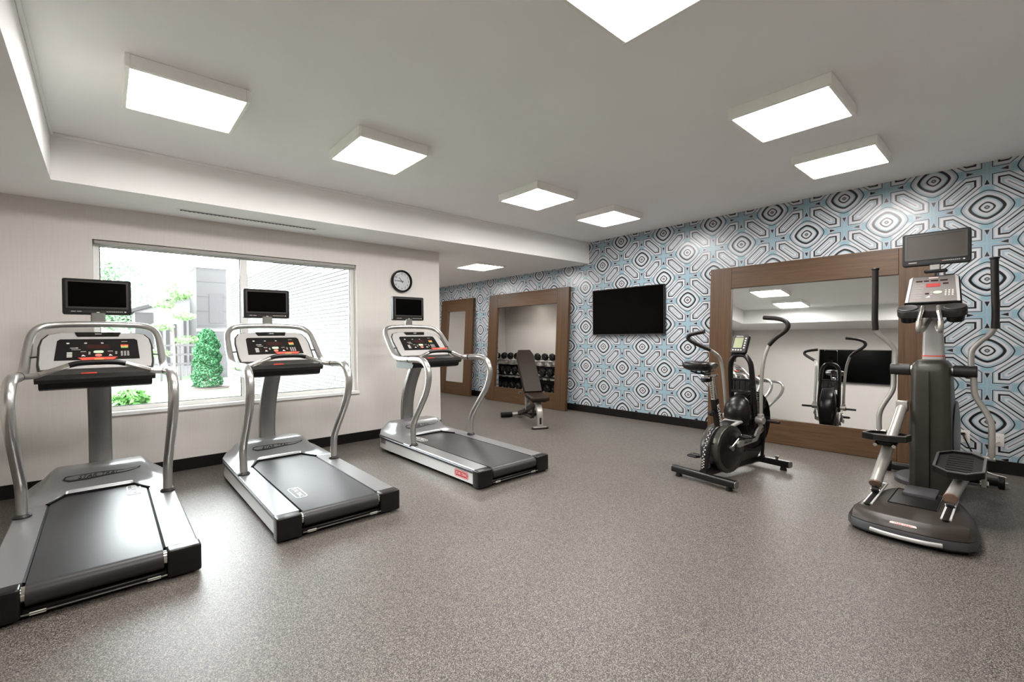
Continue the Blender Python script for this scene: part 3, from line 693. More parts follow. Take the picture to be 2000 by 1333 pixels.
bm = B(); rings(bm, [[Vector((s, a, z + b)) for a, b in rrect(.065, .05, .012, 2)] for s, z in ((.0, .085), (.3, .080), (.7, .085), (.965, .088))]); mesh('base_rail', bm, 'satin_black', t)
bm = B(); bb(bm, .12, .90, -.036, -.033, .058, .066); mesh('rail_trim', bm, 'chrome', t)
# rear arch and seat tube
bm = B(); tube(bm, [(.02, 0, .075), (.030, 0, .20), (.065, 0, .33), (.145, 0, .43), (.235, 0, .47)], .022, 12, 5, ry=.032); mesh('rear_arch', bm, 'satin_black', t)
bm = B()
pp = smooth_path([(.003, 0, .13), (.0075, 0, .21), (.046, 0, .342), (.130, 0, .446)], 7)
for i in range(0, len(pp) - 1):
    for k in (-1, 1):
        if (i % 2) == (k > 0): continue
        box(bm, pp[i] + Vector((0, k * .007, 0)), (.007, .008, .010), 0)
mesh('checker_decal', bm, 'button_light', t)
a_, b_ = Vector((.252, 0, .41)), Vector((.178, 0, .725)); d_ = (b_ - a_).normalized(); n_ = Vector((0, 1, 0)).cross(d_)
def sq(bm, p, q, w_, h_, r_):
    rings(bm, [[c + Vector((0, a, 0)) + n_ * b for a, b in rrect(w_, h_, r_, 2)] for c in (p, q)])
bm = B(); sq(bm, a_, b_, .052, .058, .008); mesh('seat_tube', bm, 'satin_black', t)
bm = B(); sq(bm, b_ - d_ * .04, Vector((.135, 0, .925)), .040, .046, .006); post = mesh('seat_post', bm, 'chrome', t)
for k in range(8):
    bm = B(); c_ = b_ + d_ * (.02 + k * .021) + n_ * .0235 * (1 if n_.x < 0 else -1); box(bm, c_, (.004, .010, .006)); mesh('post_hole', bm, 'charcoal', post)
text('post_lettering', 'SCHWINN', .047, 'button_light', t, (a_ + d_ * .16 + Vector((0, -.0268, 0)), -d_, (1, 0, 0)), .0008, sx=1.05)
bm = B(); cyl(bm, a_ + d_ * .20 + Vector((-.028, 0, 0)), a_ + d_ * .20 + Vector((-.065, 0, -.006)), .010, n=12); lathe(bm, [(.0, 0), (.024, .0), (.026, .012), (.024, .03), (.0, .034)], 14, AX['-x'], a_ + d_ * .20 + Vector((-.055, 0, -.006))); mesh('height_knob', bm, 'black_plastic', t)
# seat slider and saddle
bm = B(); bb(bm, .03, .20, -.028, .028, .925, .948, .006, 2); mesh('seat_slide', bm, 'chrome', t)
bm = B(); cyl(bm, (.06, -.05, .905), (.06, .05, .905), .012, n=12); box(bm, (.05, 0, .90), (.06, .05, .035), .006); mesh('slide_clamp', bm, 'black_plastic', t)
bm = B(); tube(bm, [(-.09, -.05, .985), (.02, -.035, .960), (.14, -.012, .975)], .007, 8, 4); tube(bm, [(-.09, .05, .985), (.02, .035, .960), (.14, .012, .975)], .007, 8, 4); box(bm, (.06, 0, .958), (.05, .06, .03), .006); mesh('saddle_rails', bm, 'black_plastic', t)
rs = []
for s, hw, zt, zb in ((-.150, .060, 1.060, 1.022), (-.140, .098, 1.072, 1.004), (-.10, .122, 1.078, .990), (-.04, .118, 1.073, .985), (.03, .088, 1.066, .985), (.10, .052, 1.060, .990), (.16, .036, 1.054, .998), (.188, .030, 1.048, 1.008), (.195, .018, 1.040, 1.016)):
    zc = (zt + zb) / 2; hh = (zt - zb) / 2
    rs.append([Vector((s, hw * math.copysign(abs(math.cos(2 * PI * k / 20)) ** .7, math.cos(2 * PI * k / 20)), zc + hh * math.copysign(abs(math.sin(2 * PI * k / 20)) ** .7, math.sin(2 * PI * k / 20)))) for k in range(20)])
bm = B(); rings(bm, rs); mesh('saddle', bm, 'saddle_brown', t)
# drive covers
C0 = Vector((.30, 0, .285))
DC = C0 + Vector((-.005, 0, -.015))
bm = B(); lathe(bm, [(.19, -.086), (.208, -.084), (.215, -.07), (.215, .07), (.208, .084), (.19, .086), (.185, .07), (.185, -.07)], 44, AX['y'], DC)
mesh('drive_band', bm, 'drive_cover', t)
for q in (-1, 1):
    bm = B(); lathe(bm, [(.0, .060), (.186, .060), (.186, .080), (.170, .090), (.06, .096), (.0, .096)], 40, Matrix.Rotation(-q * PI / 2, 3, 'X'), DC); mesh('drive_cover', bm, 'satin_black', t)
side = [(.10, .16), (.16, .10), (.40, .085), (.78, .11), (.90, .22), (.93, .35), (.70, .50), (.36, .50), (.20, .46), (.09, .34)]
bm = B(); prism(bm, side, -.052, .052, ((0, 0, 0), (1, 0, 0), (0, 0, 1), (0, -1, 0))); mesh('drive_body', bm, 'satin_black', t)
bm = B(); prism(bm, [(.33, .12), (.76, .135), (.80, .17), (.60, .21), (.42, .20), (.34, .16)], .052, .066, ((0, 0, 0), (1, 0, 0), (0, 0, 1), (0, -1, 0)), .006); mesh('lower_fairing', bm, 'drive_cover', t)
bm = B(); rings(bm, [[Vector((s, a, z + b)) for a, b in rrect(w_, .028, .010, 3)] for s, z, w_ in ((.25, .445, .09), (.34, .468, .15), (.46, .492, .17), (.55, .497, .16))]); mesh('bottle_shelf', bm, 'bezel_silver', t)
# crank and pedals
for q, ang in ((1, 218), (-1, 38)):
    a = math.radians(ang); e = C0 + Vector((-.03, 0, 0)) + Vector((math.cos(a) * .165, 0, math.sin(a) * .165))
    bm = B(); tube(bm, [C0 + Vector((-.03, q * .105, 0)), e + Vector((0, q * .125, 0))], .013, 8, 1, ry=.009); cyl(bm, C0 + Vector((-.03, q * .09, 0)), C0 + Vector((-.03, q * .12, 0)), .022, n=16); ck = mesh('crank', bm, 'mast_metal', t)
    bm = B(); pc = e + Vector((0, q * .175, 0)); cyl(bm, e + Vector((0, q * .12, 0)), e + Vector((0, q * .225, 0)), .008, n=10); cyl(bm, pc + Vector((0, -.045, 0)), pc + Vector((0, .045, 0)), .016, n=12)
    for s in (-1, 1):
        tube(bm, [pc + Vector((s * .018, -.045, .0)), pc + Vector((s * .045, -.042, .0)), pc + Vector((s * .05, 0, 0)), pc + Vector((s * .045, .042, 0)), pc + Vector((s * .018, .045, 0))], .010, 8, 3)
        for y in (-.02, .02): cyl(bm, pc + Vector((0, y, 0)), pc + Vector((s * .046, y, 0)), .007, n=8)
    mesh('pedal', bm, 'black_plastic', t)
# fan in its wire cage
FC = Vector((.735, 0, .485)); FR = .272
bm = B(); lathe(bm, [(.0, -.045), (.20, -.045), (.20, .045), (.0, .045)], 36, AX['y'], FC); mesh('fan_drum', bm, 'satin_black', t)
for k in range(14):
    bm = B(); a = 2 * PI * k / 14; d = Vector((math.cos(a), 0, math.sin(a))); n2 = Vector((-math.sin(a), 0, math.cos(a)))
    rings(bm, [[FC + d * r_ + n2 * b_2 + Vector((0, a_2, 0)) for a_2, b_2 in ((-.05, -.004), (.05, -.004), (.05, .004), (-.05, .004))] for r_ in (.19, .25)])
    mesh('fan_blade', bm, 'charcoal', t)
for q in (-1, 1):
    bm = B()
    for r_ in [.06 + .019 * i for i in range(12)]:
        y = q * (.092 - .03 * (r_ / FR) ** 3)
        tube(bm, [FC + Vector((r_ * math.cos(2 * PI * k / 32), y, r_ * math.sin(2 * PI * k / 32))) for k in range(32)], .0022, 5, 1, closed=True)
    for k in range(8):
        a = 2 * PI * k / 8
        tube(bm, [FC + Vector((r_ * math.cos(a), q * (.089 - .03 * (r_ / FR) ** 3), r_ * math.sin(a))) for r_ in (.04, .15, .22, FR)], .0035, 5, 2)
    mesh('cage_guard', bm, 'fan_cage', t)
    bm = B(); lathe(bm, [(.0, .07), (.055, .07), (.055, .085), (.03, .098), (.0, .10)], 24, Matrix.Rotation(-q * PI / 2, 3, 'X'), FC); mesh('cage_hub', bm, 'fan_cage', t)
bm = B(); tube(bm, [FC + Vector((FR * math.cos(2 * PI * k / 40), 0, FR * math.sin(2 * PI * k / 40))) for k in range(40)], .006, 8, 1, closed=True, ry=.062, up=(1, 0, 0)); mesh('cage_rim', bm, 'fan_cage', t)
# dark wind cover towards the rider
rs = []
for z, r_, c_ in ((.46, .10, .545), (.52, .125, .54), (.58, .128, .535), (.64, .115, .545), (.69, .085, .56), (.72, .045, .575), (.73, .01, .58)):
    rs.append([Vector((c_ + r_ * .72 * math.cos(2 * PI * k / 24), r_ * 1.0 * math.sin(2 * PI * k / 24), z)) for k in range(24)])
bm = B(); rings(bm, rs); mesh('wind_cover', bm, 'saddle_brown', t)
# black hoop and console
hoop = [(.66, .112, .45), (.645, .112, .60), (.62, .108, .80), (.605, .104, .95), (.600, .092, 1.04), (.598, .050, 1.098), (.597, .0, 1.108), (.598, -.050, 1.098), (.600, -.092, 1.04), (.605, -.104, .95), (.62, -.108, .80), (.645, -.112, .60), (.66, -.112, .45)]
bm = B(); tube(bm, hoop, .022, 12, 4, ry=.030, up=(0, 1, 0)); mesh('frame_hoop', bm, 'satin_black', t)
bm = B()
for z0, z1 in ((.745, .775), (.865, .885)): bb(bm, .600, .630, -.10, .10, z0, z1, .006, 1)
for y in (-.075, -.028, .028, .075): bb(bm, .606, .624, y - .010, y + .010, .77, .87, .003, 1)
bb(bm, .612, .618, -.08, .08, .77, .87)
mesh('hoop_grille', bm, 'satin_black', t)
UP = Vector((.42, 0, .907)); NR = Vector((-.907, 0, .42)); CO = Vector((.585, 0, 1.215)); LT = Vector((0, -1, 0))
bm = B(); prism(bm, rrect(.150, .185, .016, 4), -.03, 0, (CO, LT, UP, NR), .004); con = mesh('console', bm, 'satin_black', t)
bm = B(); prism(bm, rrect(.135, .170, .012, 4), 0, .002, (CO, LT, UP, NR)); mesh('console_face', bm, 'charcoal', con)
bm = B(); prism(bm, rrect(.084, .105, .004, 2, -.012, .008), .002, .0035, (CO, LT, UP, NR)); mesh('lcd', bm, 'lcd_green', con)
for k in range(5):
    bm = B(); prism(bm, rrect(.014, .012, .003, 2, .052, .052 - k * .024), .002, .004, (CO, LT, UP, NR)); mesh('console_button', bm, 'button_light', con)
for k in range(4):
    bm = B(); prism(bm, rrect(.015, .011, .003, 2, -.048 + k * .026, -.066), .002, .004, (CO, LT, UP, NR)); mesh('console_button', bm, 'button_light', con)
bm = B(); prism(bm, rrect(.07, .009, .002, 2, -.012, .074), .002, .0035, (CO, LT, UP, NR)); mesh('console_mark', bm, 'button_grey', con)
bm = B(); tube(bm, [(.60, 0, 1.09), (.603, 0, 1.13), (.61, 0, 1.16)], .020, 12, 3, ry=.028); mesh('console_neck', bm, 'satin_black', t)
# moving arms
right = [(.645, -.165, .50), (.650, -.165, .70), (.655, -.172, .95), (.672, -.190, 1.10), (.690, -.218, 1.20)]
rgrip = [(.690, -.218, 1.20), (.698, -.275, 1.265), (.702, -.352, 1.325), (.703, -.380, 1.370), (.703, -.362, 1.412), (.703, -.29, 1.440), (.703, -.165, 1.455)]
left = [(.637, .165, .50), (.610, .165, .70), (.590, .166, .86), (.562, .170, 1.02), (.530, .176, 1.085), (.470, .188, 1.128), (.425, .200, 1.155)]
lgrip = [(.425, .200, 1.155), (.365, .262, 1.195), (.315, .325, 1.238), (.296, .352, 1.270), (.298, .340, 1.298), (.305, .285, 1.315), (.310, .185, 1.332)]
for arm, grip in ((right, rgrip), (left, lgrip)):
    bm = B(); tube(bm, arm, .0155, 12, 4); mesh('handle_arm', bm, 'alloy_white', t)
    bm = B(); tube(bm, grip, .0195, 12, 5); mesh('handle_grip', bm, 'grip_brown', t)
for q in (-1, 1):
    bm = B(); cyl(bm, (.642, q * .125, .505), (.642, q * .195, .505), .034, n=20, bev=.004); box(bm, (.642, q * .165, .535), (.044, .044, .06), .006); mesh('pivot_block', bm, 'alloy_white', t)
    bm = B(); cyl(bm, (.642, q * .09, .505), (.642, q * .13, .505), .012, n=10); mesh('pivot_pin', bm, 'chrome', t)
    bm = B(); cyl(bm, (.70, q * .19, .497), (.70, q * .305, .497), .014, n=12, bev=.003); mesh('foot_peg', bm, 'grip_brown', t)
    y = q * .150
    link = [(.655, .500), (.700, .440), (.690, .395), (.640, .375), (.590, .320), (.300, .300), (.285, .335), (.30, .352), (.560, .362), (.600, .415), (.645, .445), (.622, .490)]
    bm = B(); prism(bm, link, -.009, .009, ((0, y, 0), (1, 0, 0), (0, 0, 1), (0, 1, 0))); lk = mesh('drive_link', bm, 'alloy_white', t)
    bm = B(); cyl(bm, (.672, y - .016, .415), (.672, y + .016, .415), .020, n=16); mesh('link_bolt', bm, 'chrome', lk)
text('link_lettering', 'AIRDYNE', .030, 'taupe', t, (Vector((.44, -.1597, .333)), (.99, 0, .03), (-.03, 0, .99)), .0006, shear=.15)
for q in (-1, 1):
    bm = B(); tube(bm, [(.90, q * .035, .085), (.885, q * .055, .24), (.845, q * .085, .40), (.78, q * .105, .50)], .016, 10, 4); mesh('fork_leg', bm, 'satin_black', t)
# ------------------------------------------------------------------ elliptical trainer (local: x forward, y left, z up)
t = thing('elliptical_trainer', 'charcoal elliptical trainer with monitor and long handles at the right', 'elliptical trainer', (3.68, .485, 0))
def outline(q, front=.78):
    """base outline shrunk by q"""
    P = [(-.045 + q, .10), (-.03 + q, .20), (.01 + q, .275), (.06 + q, .305 - q), (.20, .312 - q), (.45, .285 - q), (.66, .235 - q), (front - q, .185 - q * .6)]
    return P + [(a, -b) for a, b in reversed(P)]
def loft(levels, mat, name):
    bm = B(); rings(bm, [[Vector((a, b, z if callable(z) is False else z(a))) for a, b in outline(q)] for z, q in levels]); return mesh(name, bm, mat, t, angle=30)
loft([(.006, .035), (.022, .012), (.03, .010)], 'black_plastic', 'base_foot')
loft([(.026, .006), (.035, .0), (.075, .0), (.082, .004)], 'base_grey', 'base_band')
loft([(.080, .005), (.088, .003), (.105, .012), (.128, .034), (.142, .058), (.146, .075)], 'base_brown', 'base_cover')
bm = B(); tube(bm, [(-.040, .17, .050), (-.052, .10, .046), (-.055, 0, .044), (-.052, -.10, .046), (-.040, -.17, .050)], .013, 10, 5, ry=.010); mesh('rear_bumper', bm, 'bezel_silver', t)
bm = B(); prism(bm, rrect(.13, .020, .010, 5), 0, .003, ((-.0215, .01, .1135), (0, -1, 0), (.55, 0, .835), (-.835, 0, .55)), .001); bd = mesh('base_badge', bm, 'logo_pink', t)
text('badge_lettering', 'STAR TRAC', .017, 'logo_red', bd, ((-.0245, .01, .1155), (0, -1, 0), (.55, 0, .835)), .0003)
bm = B(); bb(bm, .30, .70, -.115, .135, .1455, .1475, .006, 1); mesh('base_well', bm, 'satin_black', t)
bm = B(); bb(bm, .56, .80, -.085, .095, .10, .165, .01, 2); mesh('motor_box', bm, 'base_grey', t)
for q, yc in ((1, .218), (-1, -.168)):
    bm = B(); rings(bm, [[Vector((s, yc + a, z + b)) for a, b in rrect(.052, .012, .004, 2)] for s, z in ((.16, .148), (.40, .153), (.70, .165))]); tk = mesh('roller_track', bm, 'side_panel', t)
    bm = B(); rings(bm, [[Vector((s, yc + a, z + b)) for a, b in rrect(.030, .006, .002, 2)] for s, z in ((.12, .155), (.40, .159), (.66, .170))]); mesh('track_slot', bm, 'black_plastic', tk)
# tower
rs = []
for z, s0, s1, hw in ((.0, 1.07, 1.66, .125), (.03, 1.06, 1.68, .13), (.20, 1.07, 1.66, .125), (.55, 1.08, 1.56, .122), (.85, 1.085, 1.44, .118), (1.0, 1.09, 1.40, .115), (1.05, 1.10, 1.385, .106), (1.078, 1.13, 1.36, .086), (1.086, 1.16, 1.33, .064)):
    rs.append([Vector(((s0 + s1) / 2 + a, b, z)) for a, b in rrect(s1 - s0, 2 * hw, min(.05, hw * .8), 5)])
bm = B(); rings(bm, rs); mesh('tower_shroud', bm, 'tower_grey', t, angle=45)
bm = B(); bb(bm, 1.055, 1.075, -.0015, .0015, .03, 1.0); mesh('tower_seam', bm, 'black_plastic', t, flat=True)
for q in (-1, 1):
    bm = B(); lathe(bm, [(.0, .10), (.27, .10), (.285, .112), (.275, .130), (.20, .138), (.0, .138)], 40, Matrix.Rotation(-q * PI / 2, 3, 'X'), (1.43, 0, .47)); mesh('flywheel_cover', bm, 'satin_black', t)
bm = B(); rings(bm, [[Vector((1.325 + ds + a, b, z)) for a, b in rrect(d_, w_, .02, 4)] for z, ds, d_, w_ in ((1.08, 0, .105, .135), (1.115, 0, .10, .132), (1.30, -.01, .09, .118), (1.50, -.03, .085, .110), (1.60, -.04, .08, .10))]); mesh('mast', bm, 'bezel_silver', t)
bm = B(); rings(bm, [[Vector((1.325 + a, b, z)) for a, b in rrect(.106, .136, .02, 4)] for z in (1.108, 1.117)]); mesh('red_collar', bm, 'print_red', t)
bm = B(); cyl(bm, (1.225, -.255, 1.0), (1.225, -.125, 1.0), .046, n=24, bev=.005); mesh('axle_sleeve', bm, 'charcoal', t); bm = B(); cyl(bm, (1.225, .125, 1.0), (1.225, .255, 1.0), .046, n=24, bev=.005); mesh('axle_sleeve', bm, 'charcoal', t)
bm = B(); cyl(bm, (1.225, -.135, 1.0), (1.225, .135, 1.0), .040, n=24); mesh('axle', bm, 'mast_metal', t)
for q in (-1, 1):
    up = [(1.225, q * .222, 1.03), (1.224, q * .221, 1.10), (1.220, q * .228, 1.165), (1.205, q * .275, 1.235), (1.190, q * .322, 1.285), (1.180, q * .346, 1.335)]
    bm = B(); tube(bm, up, .0185, 12, 4); mesh('handle_arm', bm, 'alloy_white', t)
    bm = B(); tube(bm, [(1.180, q * .346, 1.325), (1.176, q * .350, 1.42), (1.172, q * .347, 1.60), (1.170, q * .345, 1.835)], .0225, 14, 4); gp = mesh('handle_grip', bm, 'grip_brown', t)
    bm = B(); cyl(bm, (1.17, q * .345, 1.832), (1.17, q * .345, 1.846), .028, n=18, bev=.003); mesh('grip_cap', bm, 'black_plastic', gp)
    zl = .36 if q < 0 else .47
    lo = [(1.225, q * .235, .97), (1.225, q * .236, .88), (1.222, q * .245, .815), (1.215, q * .30, .70), (1.210, q * .325, .63), (1.208, q * .33, .56), (1.205, q * .328, zl)]
    bm = B(); tube(bm, lo, .0195, 12, 4); mesh('lower_arm', bm, 'alloy_white', t)
    bm = B(); cyl(bm, (1.205, q * .28, zl), (1.205, q * .35, zl), .018, n=14, bev=.003); mesh('arm_pivot', bm, 'alloy_white', t)
# pedal arms with rollers
def bar(bm, p0, p1, r): cyl(bm, p0, p1, r, n=18)
PA = {1: (Vector((.43, .222, .225)), Vector((1.12, .168, .70))), -1: (Vector((.43, -.168, .215)), Vector((1.16, -.235, .345)))}
for q in (1, -1):
    a, b = PA[q]; d = (b - a).normalized()
    bm = B(); bar(bm, a, b, .036); ar = mesh('pedal_arm', bm, 'alloy_white', t)
    bm = B(); cyl(bm, a - d * .012, a + d * .004, .037, n=20, bev=.003); mesh('arm_cap', bm, 'roller_cap', ar)
    bm = B(); tube(bm, [a + d * .03 + Vector((0, 0, -.02)), a + d * .02 + Vector((-.02, 0, -.045))], .012, 8, 1); cyl(bm, a + Vector((0, -.02, -.046)), a + Vector((0, .02, -.046)), .022, n=18); mesh('roller', bm, 'black_plastic', t)
    bm = B(); cyl(bm, a + Vector((0, -.027, -.046)), a + Vector((0, .027, -.046)), .007, n=12); mesh('roller_axle', bm, 'chrome', t)
    bm = B(); box(bm, b + Vector((.005, 0, .01)), (.07, .075, .085), .010); mesh('crank_joint', bm, 'alloy_white', t)
    # footplate: chamfered tray with a raised rim
    pc = a + d * (.40 if q > 0 else .33) + Vector((.0, q * .012 + (.0 if q > 0 else .02), .062 if q > 0 else .105)); ti = -.10 if q > 0 else .17
    fx = Vector((math.cos(ti), 0, math.sin(ti))); fz = Vector((-math.sin(ti), 0, math.cos(ti))); fy = Vector((0, 1, 0))
    L_, W2 = .42, .255; c = .080
    def octa(g): return [(L_ / 2 - g, -W2 / 2 + c), (L_ / 2 - g, W2 / 2 - c), (L_ / 2 - c, W2 / 2 - g), (-L_ / 2 + c, W2 / 2 - g), (-L_ / 2 + g, W2 / 2 - c), (-L_ / 2 + g, -W2 / 2 + c), (-L_ / 2 + c, -W2 / 2 + g), (L_ / 2 - c, -W2 / 2 + g)]
    bm = B(); prism(bm, octa(.004), -.022, .004, (pc, fx, fy, fz)); pd = mesh('pedal', bm, 'charcoal', t)
    bm = B(); ring_plate(bm, octa(0), octa(.014), -.024, .020, (pc, fx, fy, fz)); mesh('pedal_rim', bm, 'satin_black', pd)
    bm = B(); ring_plate(bm, octa(-.001), octa(.013), .018, .024, (pc, fx, fy, fz)); mesh('pedal_lip', bm, 'mast_metal', pd)
    bm = B()
    for k in range(7): box(bm, pc + fx * (-.13 + k * .043) + fz * .005, (.010, .13, .003))
    mesh('pedal_tread', bm, 'satin_black', pd)
    bm = B(); bb(bm, pc.x - .09, pc.x + .09, pc.y - .05, pc.y + .05, pc.z - .06, pc.z - .02, .012, 1); mesh('pedal_mount', bm, 'black_plastic', t)
    for k in (-1, 1):
        bm = B(); cyl(bm, (pc.x - .10, pc.y + k * .055, pc.z - .055), (pc.x + .06, pc.y + k * .055, pc.z - .04), .013, n=12); mesh('mount_rod', bm, 'chrome', t)
bm = B(); box(bm, (1.20, -.29, .245), (.05, .030, .20), .008); mesh('coupling_link', bm, 'alloy_white', t)
bm = B(); cyl(bm, (1.20, -.315, .165), (1.20, -.265, .165), .024, n=16, bev=.003); mesh('coupling_bolt', bm, 'chrome', t)
# front stabiliser
bm = B(); prism(bm, oval(.52, .46, 32), .0, .055, ((1.62, .06, 0), (1, 0, 0), (0, 1, 0), (0, 0, 1)), .02); mesh('front_plate', bm, 'base_grey', t)
bm = B(); bb(bm, 1.80, 1.88, -.36, .34, .02, .075, .012, 2); mesh('front_bar', bm, 'black_plastic', t)
for q in (-1, 1):
    bm = B(); cyl(bm, (1.84, q * .345, .05), (1.84, q * .385, .05), .050, n=22, bev=.006); mesh('transport_wheel', bm, 'black_plastic', t)
    bm = B(); cyl(bm, (1.84, q * .383, .05), (1.84, q * .402, .05), .010, n=10); mesh('wheel_axle', bm, 'chrome', t)
# console, cup tray, pulse grips
S = Vector((.45, 0, .893)); N = Vector((-.893, 0, .45)); O = Vector((1.155, -.008, 1.535)); Y = Vector((0, -1, 0))
body = [(-.168, 0), (.168, 0), (.150, .225), (.130, .248), (-.130, .248), (-.150, .225)]
bm = B(); prism(bm, body, -.075, 0, (O, Y, S, N), .006); con = mesh('console', bm, 'charcoal', t)
for q in (-1, 1):
    bm = B(); prism(bm, [(q * .143, .004), (q * .160, .004), (q * .143, .222), (q * .122, .240)][::q], 0, .010, (O, Y, S, N)); mesh('console_side_trim', bm, 'bezel_silver', con)
bm = B(); prism(bm, [(-.142, .008), (.142, .008), (.121, .238), (-.121, .238)], 0, .005, (O, Y, S, N)); mesh('console_face', bm, 'face_taupe', con)
def b2(name, poly, mat, h=.0075):
    bm = B(); prism(bm, poly, .005, h, (O, Y, S, N)); return mesh(name, bm, mat, con)
b2('led_display', rrect(.082, .030, .001, 1, 0, .155), 'led_red')
for x, w_ in ((-.083, .040), (-.040, .030), (.007, .042), (.061, .042)): b2('small_readout', rrect(w_, .011, .001, 1, x, .196), 'dark_window')
b2('small_readout', rrect(.032, .011, .001, 1, .073, .166), 'dark_window'); b2('small_readout', rrect(.022, .013, .001, 1, -.032, .080), 'dark_window')
b2('start_button', oval(.054, .026, 20, .030, .088), 'button_green', .0085)
for r in range(4):
    for c in range(3): b2('keypad_button', rrect(.011, .009, .003, 2, .076 + c * .0195, .060 + r * .0145), 'button_light', .0085)
for r in range(6): b2('program_caption', rrect(.055, .004, .001, 1, -.090 + r * .002, .045 + r * .022), 'button_grey', .0062)
b2('brand_caption', rrect(.056, .010, .002, 2, .0, .224), 'logo_pink', .0062); b2('triangle_icon', [(-.040, .045), (-.014, .045), (-.014, .062)], 'button_light', .0062)
for r in range(2): b2('adjust_button', oval(.016, .010, 12, -.006, .070 + r * .020), 'button_grey', .0085)
TA = .40; tx_, tz_ = Vector((math.cos(TA), 0, math.sin(TA))), Vector((-math.sin(TA), 0, math.cos(TA))); TO = Vector((1.095, -.008, 1.495)); TM = Matrix((tx_, (0, 1, 0), tz_)).transposed()
outl = rrect(.155, .405, .070, 6)
bm = B(); prism(bm, outl, -.055, .0, (TO, tx_, (0, 1, 0), tz_), .010); tray = mesh('cup_tray', bm, 'charcoal', t)
for q in (-1, 1):
    cw = TO + Vector((0, q * .135, 0))
    bm = B(); lathe(bm, [(.0, -.11), (.048, -.11), (.058, -.05), (.058, -.045)], 28, TM, cw); mesh('cup_well', bm, 'satin_black', tray)
    bm = B(); lathe(bm, [(.050, .0), (.063, .0), (.064, .005), (.058, .007), (.050, .004)], 28, TM, cw); mesh('cup_rim', bm, 'charcoal', tray)
    bm = B(); lathe(bm, [(.0, .0005), (.05, .0005), (.05, .0015), (.0, .0015)], 28, TM, cw); mesh('cup_shade_disc', bm, 'deck_edge', tray)  # near-black disc over the cup, painting the shade inside the opening
for yc, dx in ((.045, .012), (-.068, -.012)):
    g0 = (1.035, yc - dx, 1.500); g1 = (.975, yc * 1.08, 1.388)
    bm = B(); tube(bm, [g0, ((g0[0] + g1[0]) / 2, yc - dx * .5, 1.455), g1], .0165, 12, 3); mesh('pulse_grip', bm, 'chrome', t)
    bm = B(); tube(bm, [g1, (.965, yc * 1.1, 1.345), (.985, yc * 1.06, 1.312), (1.08, yc * .75, 1.330), (1.20, yc * .5, 1.385), (1.285, yc * .4, 1.41)], .0175, 12, 4); mesh('grip_bracket', bm, 'alloy_white', t)
# monitor
bm = B(); bb(bm, 1.215, 1.265, -.09, .045, 1.775, 1.800, .006, 1); mesh('neck_base', bm, 'black_plastic', t)
bm = B(); bb(bm, 1.23, 1.26, -.050, .015, 1.79, 1.86, .005, 1); mesh('monitor_neck', bm, 'mast_metal', t)
mo = Vector((1.225, -.022, 1.972)); F_ = (mo, (0, -1, 0), (.06, 0, .998), (-.998, 0, .06)); w_, h_ = .400, .262
bm = B(); prism(bm, rrect(w_, h_, .014, 4), -.055, .0, F_, .004); mon = mesh('monitor', bm, 'monitor_shell', t)
bm = B(); ring_plate(bm, rrect(.366, .206, .006, 3, 0, .014), rrect(.340, .182, .004, 3, 0, .016), 0, .005, F_); mesh('screen_lip', bm, 'monitor_lip', mon)
bm = B(); prism(bm, rrect(.342, .184, .004, 3, 0, .016), 0, .0012, F_); mesh('screen', bm, 'screen_off_reflection', mon)
bm = B(); prism(bm, rrect(.335, .016, .004, 3, 0, -.108), 0, .002, F_); mesh('control_strip', bm, 'charcoal', mon)
for k in range(9):
    bm = B(); prism(bm, rrect(.0085, .007, .002, 2, .045 + k * .0115, -.108), .002, .0035, F_); mesh('monitor_button', bm, 'button_red' if k == 0 else 'button_grey', mon)
bm = B(); prism(bm, rrect(.012, .008, .002, 2, .162, -.108), .002, .0035, F_); mesh('monitor_button', bm, 'button_light', mon)
bm = B(); prism(bm, rrect(.05, .008, .002, 2, -.135, -.108), .002, .003, F_); mesh('monitor_mark', bm, 'button_grey', mon)
# ------------------------------------------------------------------ bench (local: y towards its rear bar)
ax = Vector((.445, .895)).normalized()
t = thing('weight_bench', 'brown adjustable weight bench with raised back in front of the dumbbell niche', 'bench', (4.56, 4.535, 0), (0, 0, math.atan2(-ax.x, ax.y)))
bm = B(); prism(bm, rrect(.25, .085, .035, 5), .0, .022, None, .006); mesh('front_foot', bm, 'black_plastic', t)
bm = B(); prism(bm, rrect(.20, .065, .028, 5), .020, .032, None, .004); mesh('foot_plate', bm, 'alloy_white', t)
pth = smooth_path([(0, .0, .025), (0, .0, .16), (0, .012, .24), (0, .06, .32), (0, .13, .37), (0, .20, .385)], 5); rs = []
for i, q in enumerate(pth):
    d = (pth[min(i + 1, len(pth) - 1)] - pth[max(i - 1, 0)]).normalized(); n_ = Vector((1, 0, 0)).cross(d)
    rs.append([q + Vector((a, 0, 0)) + n_ * b for a, b in rrect(.085, .055, .012, 3)])
bm = B(); rings(bm, rs); mesh('front_leg', bm, 'alloy_white', t)
bm = B(); bb(bm, -.014, .014, -.0295, -.026, .07, .16, .001, 1); mesh('leg_slot', bm, 'black_plastic', t)
bm = B(); rings(bm, [[Vector((a, y, z + b)) for a, b in rrect(.060, .075, .010, 2)] for y, z in ((.14, .34), (.45, .235), (.80, .115), (1.02, .065))]); mesh('main_beam', bm, 'charcoal', t)
bm = B(); rings(bm, [[Vector((a, .58 + c, z)) for a, c in rrect(.075, .05, .012, 3)] for z in (.19, .33, .46)]); mesh('rear_upright', bm, 'alloy_white', t)
bm = B(); tube(bm, [(0, .30, .29), (0, .32, .12), (0, .60, .10), (0, .95, .08)], .022, 10, 3); mesh('lower_strut', bm, 'charcoal', t)
bm = B(); tube(bm, [(-.13, 1.04, .045), (.13, 1.04, .045)], .030, 14, 1); mesh('rear_bar', bm, 'alloy_white', t)
